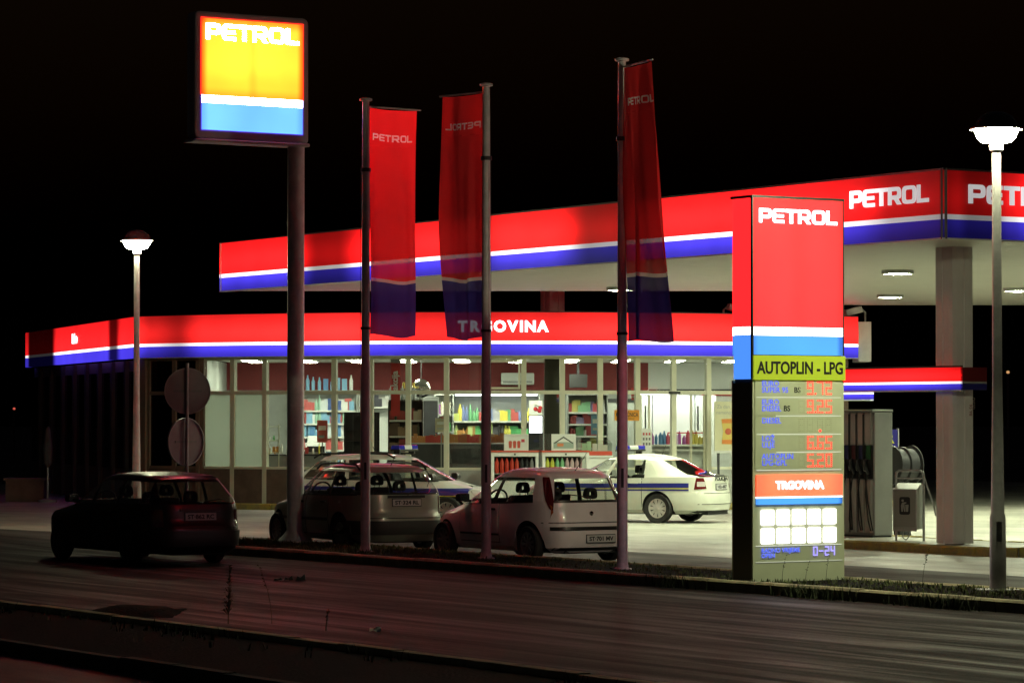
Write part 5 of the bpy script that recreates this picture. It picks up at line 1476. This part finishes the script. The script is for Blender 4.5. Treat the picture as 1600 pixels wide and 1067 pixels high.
    # patches laid on the skin
    def patch(s, t, name, corners, material, off=.006, mir=1, nu=8, nv=5, depth=.012, smooth='all', both=False):
        """corners: 4 x (kind,val,z) bl, br, tr, tl ; raised plate on the skin"""
        def ph(c): 
            return s.phi(c[0],c[1],c[2])
        bl,br,tr,tl = corners
        P = []; Q = []
        for i in range(nu+1):
            u = i/nu; row = []; rq = []
            for j in range(nv+1):
                v = j/nv
                z = lerp(lerp(bl[2],br[2],u), lerp(tl[2],tr[2],u), v)
                if bl[0] == br[0]:
                    val = lerp(lerp(bl[1],br[1],u), lerp(tl[1],tr[1],u), v)
                    mm_ = mir
                    if bl[0] in 'FR' and val < 0: mm_ = -mir
                    p_ = s.phi(bl[0], val, z)
                else:
                    p_ = lerp(s.phi(bl[0],lerp(bl[1],tl[1],v),z), s.phi(br[0],lerp(br[1],tr[1],v),z), u); mm_ = mir
                row.append(s.at(p_,z,off,mm_)); rq.append(s.at(p_,z,off-depth,mm_))
            P.append(row); Q.append(rq)
        m = MB(); m.grid(P,nu+1,nv+1)
        # rim
        edge = [(i,0) for i in range(nu+1)]+[(nu,j) for j in range(1,nv+1)]+[(i,nv) for i in range(nu-1,-1,-1)]+[(0,j) for j in range(nv-1,0,-1)]
        ne = len(edge)
        m.add([P[i][j] for i,j in edge]+[Q[i][j] for i,j in edge], [(k,(k+1)%ne,ne+(k+1)%ne,ne+k) for k in range(ne)])
        return m.build(name, material, t, smooth=True)
def wheel(t, x, y, r, w, style, spokes, rimr, rimmat=None):
    sgn = 1 if x > 0 else -1
    rimmat = rimmat or M['rim']
    wt = MB(); wt.lathe([(rimr,-w*.42),(r*.93,-w*.5),(r,-w*.36),(r,w*.36),(r*.93,w*.5),(rimr,w*.42)],36,axis='x',close=True)
    o = wt.build('wheel', M['rubber'], t, loc=(x,y,r), smooth=True)
    MB().lathe([(rimr*1.005,-w*.4),(rimr*1.005,w*.4),(rimr*.93,w*.36),(rimr*.9,0),(rimr*.9,-w*.4)],32,axis='x',close=True).build('rim', rimmat, o, smooth=True)
    MB().lathe([(0,w*.05),(rimr*.9,w*.02),(rimr*.9,-.02),(0,-.02)],28,axis='x').build('brake_disc', M['dark_metal'], o) if sgn > 0 else MB().lathe([(0,-w*.05),(rimr*.9,-w*.02),(rimr*.9,.02),(0,.02)],28,axis='x').build('brake_disc', M['dark_metal'], o)
    for k in range(spokes):
        a = 2*pi*k/spokes; m = MB()
        w0 = rimr*(.9 if style == 'cover' else .5)*pi/spokes*.62; w1 = rimr*pi/spokes*(.62 if style == 'cover' else .35)
        xo = sgn*w*.30; xi = sgn*w*.38
        pts = [(rimr*.25,-w0*.6),(rimr*.25,w0*.6),(rimr*.93,w1),(rimr*.93,-w1)]
        vs = []
        for xx in (xo-sgn*.02,xo):
            for (rr,tt_) in pts: vs.append((xx+ (sgn*.012 if rr < rimr*.5 else 0), rr*math.cos(a)-tt_*math.sin(a), rr*math.sin(a)+tt_*math.cos(a)))
        m.add(vs,[(0,1,2,3),(4,5,6,7),(0,1,5,4),(1,2,6,5),(2,3,7,6),(3,0,4,7)]).build('spoke', rimmat, o)
    MB().lathe([(0,sgn*w*.40),(rimr*.2,sgn*w*.39),(rimr*.3,sgn*w*.33),(rimr*.3,sgn*w*.2),(0,sgn*w*.2)],18,axis='x').build('hub_cap', rimmat, o, smooth=True)
    return o
def seats(t, yf, yr, wid, zb, ztop):
    def seat(x, y, w, hb, head=True):
        m = MB(); m.prism_x([(y-.02,.45),(y+.14,.45),(y-.06,hb),(y-.16,hb)], x-w/2, x+w/2)
        o = m.build('seat', M['seat_cloth'], t, bevel=.04)
        if head:
            hm = MB(); rp_ = round_poly([(-.115,0),(.115,0),(.09,.17),(-.09,.17)],.07); ri = round_poly([(-.05,.05),(.05,.05),(.04,.115),(-.04,.115)],.03)
            n = len(rp_); 
            vs = [(x+p.x,y-.16,hb+.03+p.y) for p in rp_]+[(x+p.x,y-.16,hb+.03+p.y) for p in ri]+[(x+p.x,y-.07,hb+.03+p.y) for p in rp_]+[(x+p.x,y-.07,hb+.03+p.y) for p in ri]
            fs = []
            for k in range(n):
                k2 = (k+1)%n
                fs += [(k,k2,n+k2,n+k),(2*n+k,3*n+k,3*n+k2,2*n+k2),(k,2*n+k,2*n+k2,k2),(n+k,n+k2,3*n+k2,3*n+k)]
            hm.add(vs,fs); hm.build('headrest', M['seat_cloth'], o)
            MB().tube([(x-.05,y-.11,hb-.02),(x-.05,y-.11,hb+.04)],.008,5).build('headrest_post', M['chrome'], o)
            MB().tube([(x+.05,y-.11,hb-.02),(x+.05,y-.11,hb+.04)],.008,5).build('headrest_post', M['chrome'], o)
    for x in (-wid,wid): seat(x, yf, .48, ztop-.42)
    seat(0, yr, wid*3.4, ztop-.5, False)
    for x in (-wid,wid): seat(x, yr, .3, ztop-.5)
    m = MB()
    n = 20; pts = [(-wid+.18*math.cos(2*pi*k/n), yf+.62-.06*math.sin(2*pi*k/n), zb+.02+.17*math.sin(2*pi*k/n)) for k in range(n+1)]
    m.tube(pts,.016,6,cap=False); m.build('steering_wheel', M['car_inner'], t)
    box('dashboard', M['car_inner'], t, -wid*1.75,wid*1.75,yf+.72,yf+1.0,zb-.1,zb+.05, bevel=.03)
def number_plate(t, loc, txt, tilt=0, w=.52):
    o = box('number_plate', M['plate'], t, -w/2,w/2,-.008,.0,-.055,.055)
    o.location = loc; o.rotation_euler = (tilt,0,0)
    fr_ = box('plate_frame', M['car_black'], o, -w/2-.012,w/2+.012,.0005,.008,-.067,.067)
    put_text('plate_text', text_mesh(txt, .062, .001, .003, width=w*.86), M['car_black'], o, (0,-.0095,-.031))
def rear_pt(c, x, z, off=0): return c.at(c.phi('R',abs(x),z), z, off, 1 if x >= 0 else -1)
def doors(c, t, spans, zlo, zhi, m_body, hz):
    for (ya,yb_,zl) in spans:
        for mir in (1,-1):
            zl_ = zl
            c.patch(t,'door_seam',[('S',yb_+.012,zl_-.012),('S',ya-.012,zl_-.012),('S',ya-.012,zhi),('S',yb_+.012,zhi)],M['seam'],.0012,mir,10,8,.006)
            d = c.patch(t,'door',[('S',yb_,zl_),('S',ya,zl_),('S',ya,zhi),('S',yb_,zhi)],m_body,.005,mir,12,10,.009)
            h = c.at(c.phi('S',ya+.16,hz),hz,.02,mir)
            MB().box(-.014,.014,-.085,.085,-.018,.018).build('handle', m_body if m_body.name.startswith('police') else M['car_black'], d, loc=h, bevel=.008)
def mirrors(c, t, y, z, m_body):
    for mir in (1,-1):
        p = c.at(c.phi('S',y,z),z,.0,mir)
        m = MB(); m.prism_x([(-.06,-.055),(.07,-.06),(.09,.0),(.06,.07),(-.06,.07)], 0, mir*.19); o = m.build('wing_mirror', m_body, t, loc=(p.x+mir*.03,p.y,p.z+.06), bevel=.025)
        MB().box(-.05,.05,-.03,.03,-.02,.02).build('mirror_arm', M['car_black'], o, loc=(mir*.0,0,-.05))
        MB().box(min(0,mir*.17)+ (.01 if mir>0 else 0),max(0,mir*.17)-(.0 if mir>0 else .01),-.064,-.0605,-.045,.06).build('mirror_glass', M['chrome'], o)

def finish(t, c, wb, r, w, style, spokes, rimr, track, wwid=.17, rimmat=None):
    for y in (0,wb):
        for x in (-track,track): wheel(t, x, y, r, wwid, style, spokes, rimr, rimmat)

# ---------- white-silver three door hatchback
def hatch(loc, head, label):
    t = thing('parked_car', label, 'car', loc, head)
    body = paint('silver_white_paint', (.84,.77,.79), .28)
    #   z, yr, yf, w
    keys = [(.17,-.56,3.08,.70),(.24,-.63,3.14,.785),(.40,-.66,3.17,.812),(.52,-.655,3.17,.826),(.62,-.60,3.13,.828),(.74,-.565,2.98,.822),(.84,-.545,2.60,.812),(.93,-.52,2.27,.80),(1.02,-.48,2.02,.775),(1.30,-.36,1.46,.672),(1.36,-.31,1.30,.64),(1.41,-.22,1.12,.585),(1.44,-.02,.88,.48),(1.455,.25,.6,.30)]
    c = Car(keys,.90,1.30,1.46,3.0,4.6,.03,.035)
    c.lines = [('F',0,0),('F',.66,.52),('S',1.98,1.30),('S',.98,.86),('S',.86,.76),('S',-.12,-.02),('R',.60,.50),('R',0,0)]
    c.rows_low = [.17,.24,.32,.40,.46,.52,.57,.62,.68,.74,.79,.84,.90]; c.rows_hi = [.90,.97,1.04,1.12,1.2,1.26,1.30,1.33,1.36,1.385,1.41,1.425,1.44,1.455]
    c.shell(t, body, [(0,.335),(2.46,.335)], .285, {0:'windscreen',2:'side_window',4:'side_window',6:'rear_window'}, {3:M['car_black']})
    doors(c,t,[(.78,1.92,.30)],.3,.885,body,.80)
    mirrors(c,t,1.82,.93,M['car_black'])
    for mir in (1,-1):
        c.patch(t,'tail_light',[('S',-.40,.80),('R',.62,.74),('R',.55,1.32),('S',-.16,1.32)],M['tail_red'],.007,mir,10,12,.012)
        c.patch(t,'indicator',[('S',-.46,.74),('R',.66,.66),('R',.62,.82),('S',-.40,.86)],M['tail_amber'],.0085,mir,8,4,.012)
        c.patch(t,'head_light',[('F',.40,.60),('S',2.86,.60),('S',2.74,.76),('F',.36,.74)],M['tail_clear'],.006,mir,8,4)
        c.patch(t,'side_strip',[('S',1.92,.40),('S',.78,.40),('S',.78,.43),('S',1.92,.43)],M['car_black'],.010,mir,8,2)
        c.patch(t,'window_rubber',[('S',1.98,.885),('S',-.12,.885),('S',-.12,.905),('S',1.98,.905)],M['car_black'],.004,mir,14,1)
    c.patch(t,'bumper_seam',[('R',-.80,.595),('R',.80,.595),('R',.80,.607),('R',-.80,.607)],M['seam'],.003,1,24,1)
    c.patch(t,'bumper_strip',[('R',-.68,.50),('R',.68,.50),('R',.68,.545),('R',-.68,.545)],M['car_black'],.010,1,24,2)
    c.patch(t,'tailgate_glass_edge',[('R',-.62,.875),('R',.62,.875),('R',.62,.915),('R',-.62,.915)],M['car_black'],.006,1,20,1)
    c.patch(t,'bumper_lower',[('R',-.62,.2),('R',.62,.2),('R',.62,.245),('R',-.62,.245)],M['car_black'],.006,1,16,1)
    p = rear_pt(c,0,.38,.012); number_plate(t,(.12,p.y,p.z),'ST·701 MV',R(-2))
    p = rear_pt(c,0,.72,.01); MB().lathe([(0,-.012),(.035,-.008),(.035,.01)],14,axis='y').build('badge', M['chrome'], t, loc=p)
    p = rear_pt(c,.0,.92,.02); MB().tube([(.02,0,0),(-.05,-.005,.04),(-.42,.0,.08)],.009,5).build('wiper', M['car_black'], t, loc=p)
    p = c.at(pi,1.36); MB().tube([(0,.18,.06),(0,.05,.16),(0,-.14,.34)],[.008,.005,.003],5).build('aerial', M['car_black'], t, loc=p)
    MB().tube([(.5,-.5,.2),(.5,-.67,.19)],.025,8).build('exhaust', M['dark_metal'], t)
    finish(t,c,2.46,.285,.17,'alloy',9,.19,.73,.165, mat('rim_pink',(.4,.38,.38),.3,metal=.7))
    seats(t,.95,.05,.33,.90,1.44)
    return t

# ---------- estate (used for the grey estate, the black old car and the police estate with different numbers)
def estate(loc, head, label, col, o):
    t = thing(o.get('name','parked_car'), label, 'car', loc, head)
    body = paint(o['mat'], col, .32, o.get('metal',0)); body.node_tree.nodes['Principled BSDF'].inputs['Coat Weight'].default_value = o.get('coat',.7)
    L = o['ro']; F = o['fo']; wb = o['wb']; f = wb+F; W2 = o['w']; H = o['h']; zb = o['zb']; zt = H-.13
    rs = o.get('rear_slope',.22)
    keys = [(.18,-L+.08,f-.10,W2-.12),(.26,-L+.02,f-.02,W2-.035),(.40,-L,f,W2-.012),(.56,-L+.005,f,W2),(.66,-L+.05,f-.03,W2),(.76,-L+.06,f-.16,W2-.006),(.84,-L+.07,f-.62,W2-.014),(zb,-L+.085,f-1.02,W2-.03),(zb+.08,-L+.11,f-1.16,W2-.05),(zt,-L+.085+rs,f-1.86,W2-.155),(zt+.05,-L+.12+rs,f-2.0,W2-.19),(zt+.09,-L+.2+rs,f-2.2,W2-.25),(zt+.115,-L+.4+rs,f-2.5,W2-.38),(zt+.13,-L+.7+rs,f-2.8,W2-.55)]
    c = Car(keys,zb,zt,H,o.get('nf',3.2),o.get('nr',5.0),o.get('bow',.03),o.get('wedge',.015))
    ya = f-1.12
    c.lines = [('F',0,0),('F',W2-.16,W2-.29),('S',ya-.02,ya-.68),('S',o['b'],o['b']-.06),('S',o['b']-.10,o['b']-.15),('S',o['c'],o['c']-.05),('S',o['c']-.09,o['c']-.12),('S',o['d'],o['d']+rs*.55),('R',W2-.16,W2-.27),('R',0,0)]
    c.rows_low = [.18,.26,.33,.40,.48,.56,.61,.66,.71,.76,.80,.84,zb]; c.rows_hi = [zb,zb+.08]+[lerp(zb+.08,zt,k/4) for k in range(1,4)]+[zt]+[zt+.025,zt+.05,zt+.07,zt+.09,zt+.103,zt+.115,zt+.13]
    mg = None
    c.shell(t, body, [(0,o['wr']+.05),(wb,o['wr']+.05)], o['wr'], {0:'windscreen',2:'side_window',4:'side_window',6:'side_window',8:'rear_window'}, {3:M['car_black'],5:M['car_black'] if o.get('blackc',True) else body})
    doors(c,t,[(o['b']-.04,f-1.30,.28),(o['c']-.02,o['b']-.07,.28)],.28,zb-.02,body,zb-.12)
    mirrors(c,t,ya-.12,zb+.02,o.get('mirror',M['car_black']))
    for mir in (1,-1):
        c.patch(t,'tail_light',[('S',-L+.22,o['tl0']),('R',W2-.20,o['tl0']),('R',W2-.20,o['tl1']),('S',-L+.28,o['tl1'])],o.get('tail',M['tail_red']),.008,mir,10,8,.014)
        c.patch(t,'head_light',[('F',W2-.42,.60),('S',f-.3,.60),('S',f-.42,.78),('F',W2-.45,.75)],M['tail_clear'],.006,mir,8,4)
        c.patch(t,'window_rubber',[('S',ya-.02,zb-.015),('S',o['d'],zb-.015),('S',o['d'],zb+.012),('S',ya-.02,zb+.012)],M['car_black'],.004,mir,18,1)
        if o.get('strip'): c.patch(t,'side_strip',[('S',f-.75,o['strip']),('S',.42,o['strip']),('S',.42,o['strip']+.05),('S',f-.75,o['strip']+.05)],M['car_black'],.011,mir,14,2)
    if o.get('bumper'):
        c.patch(t,'rear_bumper',[('R',-W2+.03,.30),('R',W2-.03,.30),('R',W2-.03,.52),('R',-W2+.03,.52)],o['bumper'],.03,1,26,5,.04)
        for mir in (1,-1): c.patch(t,'bumper_corner',[('S',-.40,.30),('R',W2-.05,.30),('R',W2-.05,.52),('S',-.40,.52)],o['bumper'],.028,mir,12,5,.04)
    c.patch(t,'tailgate_seam',[('R',-W2+.2,.555),('R',W2-.2,.555),('R',W2-.2,.566),('R',-W2+.2,.566)],M['seam'],.003,1,22,1)
    p = rear_pt(c,0,o['pz'],.012); number_plate(t,(0,p.y,p.z),o['plate'],R(-3))
    c.patch(t,'plate_grip',[('R',-.34,o['pz']+.075),('R',.34,o['pz']+.075),('R',.34,o['pz']+.115),('R',-.34,o['pz']+.115)],o.get('grip',M['car_black']),.022,1,12,2,.03)
    p = rear_pt(c,0,zb-.01,.02); MB().tube([(.02,0,0),(.07,-.004,.04),(.38,.02,.09)],.009,5).build('wiper', M['car_black'], t, loc=p)
    if o.get('rails'):
        for s_ in (-1,1):
            yA, yB = -L+.55, f-2.05
            xs = s_*(W2-.23); zz = H-.05
            m = MB(); m.tube([(xs,yB,zz-.05),(xs,yB-.18,zz+.035),(xs,(yA+yB)/2,zz+.055),(xs,yA+.15,zz+.035),(xs,yA,zz-.05)],.018,7); m.build('roof_rail', M['car_black'], t, smooth=True)
    if o.get('aerial'):
        p = c.at(pi,zt+.09); MB().tube([(0,.1,.03),(0,-.12,.28)],[.007,.003],5).build('aerial', M['car_black'], t, loc=p)
    finish(t,c,wb,o['wr'],.17,o.get('wstyle','alloy'),o.get('spokes',7),o['wr']*.66,W2-.10,.17,o.get('rimmat'))
    seats(t,wb*.42,.22,.35,zb,H)
    if o.get('empty_rear'): pass
    return t, c, body

def lightbar(t, z, y, roofw):
    lb = box('light_bar', mat('lightbar_base',(.02,.02,.02),.4), t, -.52,.52,y-.1,y+.1,z,z+.035)
    blue_l = mat('beacon_blue',(.03,.035,.40),.12,coat=.8)
    wh = mat('beacon_white',(.6,.65,.62),.2,coat=.5)
    for xa,xb,mm_ in ((-.52,-.2,blue_l),(.2,.52,blue_l),(-.195,.195,wh)):
        MB().prism_x([(y-.1,z+.036),(y+.1,z+.036),(y+.085,z+.125),(y-.085,z+.125)],xa,xb).build('beacon', mm_, lb, bevel=.015)
    for xx in (-.4,.4): box('bar_foot', M['car_black'], lb, xx-.04,xx+.04,y-.06,y+.06,z-.06,z-.001)

hatch((.9,49.6,0.0), R(33), 'white three door hatchback parked behind the verge, between two flagpoles')
GE = dict(mat='grey_green_metal', metal=.35, ro=.92, fo=.82, wb=2.5, w=.845, h=1.46, zb=.93, b=1.32, c=.42, d=-.66, wr=.295, tl0=.62, tl1=.90, pz=.80, plate='ST·324 RL', strip=.50, bumper=mat('estate_bumper',(.04,.042,.04),.5), rails=True, aerial=True, rear_slope=.34, spokes=10)
estate((-2.16,53.75,0), R(29), 'grey green estate car with roof rails parked beside the totem pole', (.36,.38,.32), GE)
BK = dict(mat='black_paint', coat=.2, ro=.96, fo=.88, wb=2.46, w=.80, h=1.40, zb=.90, b=1.28, c=.40, d=-.66, wr=.285, tl0=.58, tl1=.82, pz=.72, plate='ST·862 RC', strip=None, bumper=M['car_black'], rear_slope=.34, spokes=6, rimmat=mat('steel_rim_dark',(.05,.05,.05),.5), nr=6.5, nf=3.8)
estate((-5.19,49.05,0), R(33), 'black five door hatchback standing on the road at the left', (.003,.003,.0035), BK)

# police cars
stripe_b = mat('police_stripe_blue', (.02,.025,.22), .35); stripe_y = mat('police_stripe_yellow', (.55,.5,.06), .4)
PE = dict(name='police_car', mat='police_white_estate', ro=.95, fo=.85, wb=2.6, w=.87, h=1.49, zb=.95, b=1.38, c=.46, d=-.60, wr=.31, tl0=.66, tl1=1.02, pz=.80, plate='102-118', bumper=None, rails=True, rear_slope=.5, blackc=False, mirror=M['car_black'], spokes=9, wstyle='cover', tail=emit('tail_lit', (1,.06,.03), 1.6, base=(.4,.02,.02), sample=False), bow=.05)
pt_, pc_, pbody = estate((-2.26-1.3*.94,66.0+1.3*.34,0), R(-110), 'white police estate with roof rails facing right behind the grey estate', (.66,.67,.62), PE)
for mir in (1,-1):
    pc_.patch(pt_,'blue_stripe',[('S',3.0,.66),('S',-.55,.66),('S',-.55,.80),('S',3.0,.80)],stripe_b,.0085,mir,24,3)
    pc_.patch(pt_,'yellow_stripe',[('S',3.0,.63),('S',-.55,.63),('S',-.55,.65),('S',3.0,.65)],stripe_y,.0085,mir,24,1)
lightbar(pt_, 1.53, 1.35, .6)
MB().tube([(-.35,.55,1.5),(-.35,.5,1.62)],.006,5).build('aerial', M['car_black'], pt_)

def saloon(loc, head, label):
    t = thing('police_car', label, 'car', loc, head)
    body = paint('police_white', (.68,.70,.62), .32)
    #  z, yr, yf, w
    keys = [(.20,-.92,3.30,.74),(.28,-1.00,3.40,.835),(.42,-1.03,3.44,.865),(.58,-1.02,3.44,.88),(.68,-.99,3.42,.882),(.78,-.975,3.30,.876),(.88,-.965,2.95,.866),(.96,-.94,2.45,.85),(1.00,-.86,2.22,.835),(1.06,-.58,2.02,.80),(1.33,.38,1.30,.69),(1.38,.55,1.18,.65),(1.42,.72,1.02,.59),(1.445,.80,.95,.45),(1.455,.85,.9,.3)]
    # roof is longer than the slice model gives: use separate rear slope keys
    keys = [(.20,-.92,3.30,.74),(.28,-1.10,3.40,.835),(.42,-1.13,3.44,.865),(.58,-1.12,3.44,.88),(.68,-1.09,3.42,.882),(.78,-1.08,3.30,.876),(.88,-1.075,2.95,.866),(.955,-1.05,2.42,.85),(.985,-.97,2.26,.835),(1.02,-.72,2.14,.82),(1.33,-.04,1.46,.70),(1.375,.10,1.30,.66),(1.41,.26,1.12,.60),(1.435,.45,.95,.50),(1.45,.60,.80,.34)]
    c = Car(keys,.955,1.33,1.46,3.0,4.2,.045,.012)
    c.lines = [('F',0,0),('F',.70,.55),('S',2.18,1.34),('S',1.30,1.06),('S',1.18,.98),('S',.30,.34),('S',-.02,.24),('R',.66,.52),('R',0,0)]
    c.rows_low = [.20,.28,.35,.42,.50,.58,.63,.68,.73,.78,.83,.88,.92,.955]; c.rows_hi = [.955,.985,1.02,1.10,1.18,1.26,1.33,1.355,1.375,1.395,1.41,1.425,1.435,1.45]
    c.shell(t, body, [(0,.345),(2.58,.345)], .315, {0:'windscreen',2:'side_window',4:'side_window',7:'rear_window'}, {3:body})
    doors(c,t,[(1.22,2.10,.28),(.36,1.18,.28)],.28,.94,body,.84)
    mirrors(c,t,2.0,.97,body)
    for mir in (1,-1):
        c.patch(t,'blue_stripe',[('S',3.0,.737),('S',-.70,.737),('S',-.70,.83),('S',3.0,.83)],stripe_b,.0085,mir,30,3)
        c.patch(t,'yellow_stripe',[('S',3.0,.712),('S',-.70,.712),('S',-.70,.731),('S',3.0,.731)],stripe_y,.0085,mir,30,1)
        c.patch(t,'blue_stripe',[('S',3.0,.675),('S',-.70,.675),('S',-.70,.706),('S',3.0,.706)],stripe_b,.0085,mir,30,2)
        c.patch(t,'tail_light',[('S',-.80,.70),('R',.56,.72),('R',.60,.94),('S',-.84,.94)],M['tail_red'],.010,mir,12,8,.014)
        c.patch(t,'reversing_light',[('S',-.99,.76),('R',.70,.76),('R',.70,.86),('S',-.99,.86)],M['tail_clear'],.0125,mir,6,4,.01)
        c.patch(t,'window_rubber',[('S',2.16,.94),('S',.30,.94),('S',.30,.957),('S',2.16,.957)],M['car_black'],.004,mir,18,1)
        c.patch(t,'head_light',[('F',.5,.64),('S',3.1,.64),('S',2.98,.80),('F',.46,.78)],M['tail_clear'],.006,mir,8,4)
    c.patch(t,'boot_seam',[('R',-.62,.62),('R',.62,.62),('R',.62,.63),('R',-.62,.63)],M['seam'],.003,1,20,1)
    c.patch(t,'bumper_strip',[('R',-.7,.40),('R',.7,.40),('R',.7,.412),('R',-.7,.412)],M['seam'],.003,1,20,1)
    c.patch(t,'bumper_lower',[('R',-.66,.225),('R',.66,.225),('R',.66,.27),('R',-.66,.27)],M['car_black'],.004,1,20,1)
    p = rear_pt(c,0,.75,.014); number_plate(t,(0,p.y,p.z),'102-487',R(-2))
    p = rear_pt(c,0,.90,.012); put_text('boot_lettering', text_mesh('POLICIJA', .075, .002, .004, width=.62), M['car_black'], t, (0.02,p.y-.004,p.z-.02))
    p = rear_pt(c,0,.97,.01); MB().tube([(-.3,.0,.012),(.3,.0,.012)],.012,6).build('boot_lip', M['car_black'], t, loc=p)
    lightbar(t, 1.50, 1.05, .6)
    MB().tube([(0,.3,1.43),(0,.22,1.62)],.006,5).build('aerial', M['car_black'], t)
    finish(t,c,2.58,.315,.17,'cover',10,.205,.77,.185, mat('hubcap_silver',(.62,.60,.58),.35,metal=.3))
    seats(t,1.15,.42,.36,.95,1.42)
    return t
saloon((3.46,68.05,0), R(61), 'white police saloon with blue stripes parked in front of the shop entrance')

# two far lights in the dark
for (x,y,z,cc,lab) in ((-28,180,2.6,(1,.15,.1),'tiny red light far away at the left edge'),(21.7,140,4.1,(1,.5,.2),'tiny orange light far away at the right')):
    t = thing('distant_light', lab, 'lamp', (x,y,0)); MB().tube([(0,0,0),(0,0,z)],.06,6).build('mast', M['dark_metal'], t)
    MB().lathe([(0,-.07),(.07,-.04),(.07,.04),(0,.07)],8,o=(0,0,z+.07)).build('lamp', emit('far_'+lab[5:8], cc, .6, sample=False), t)
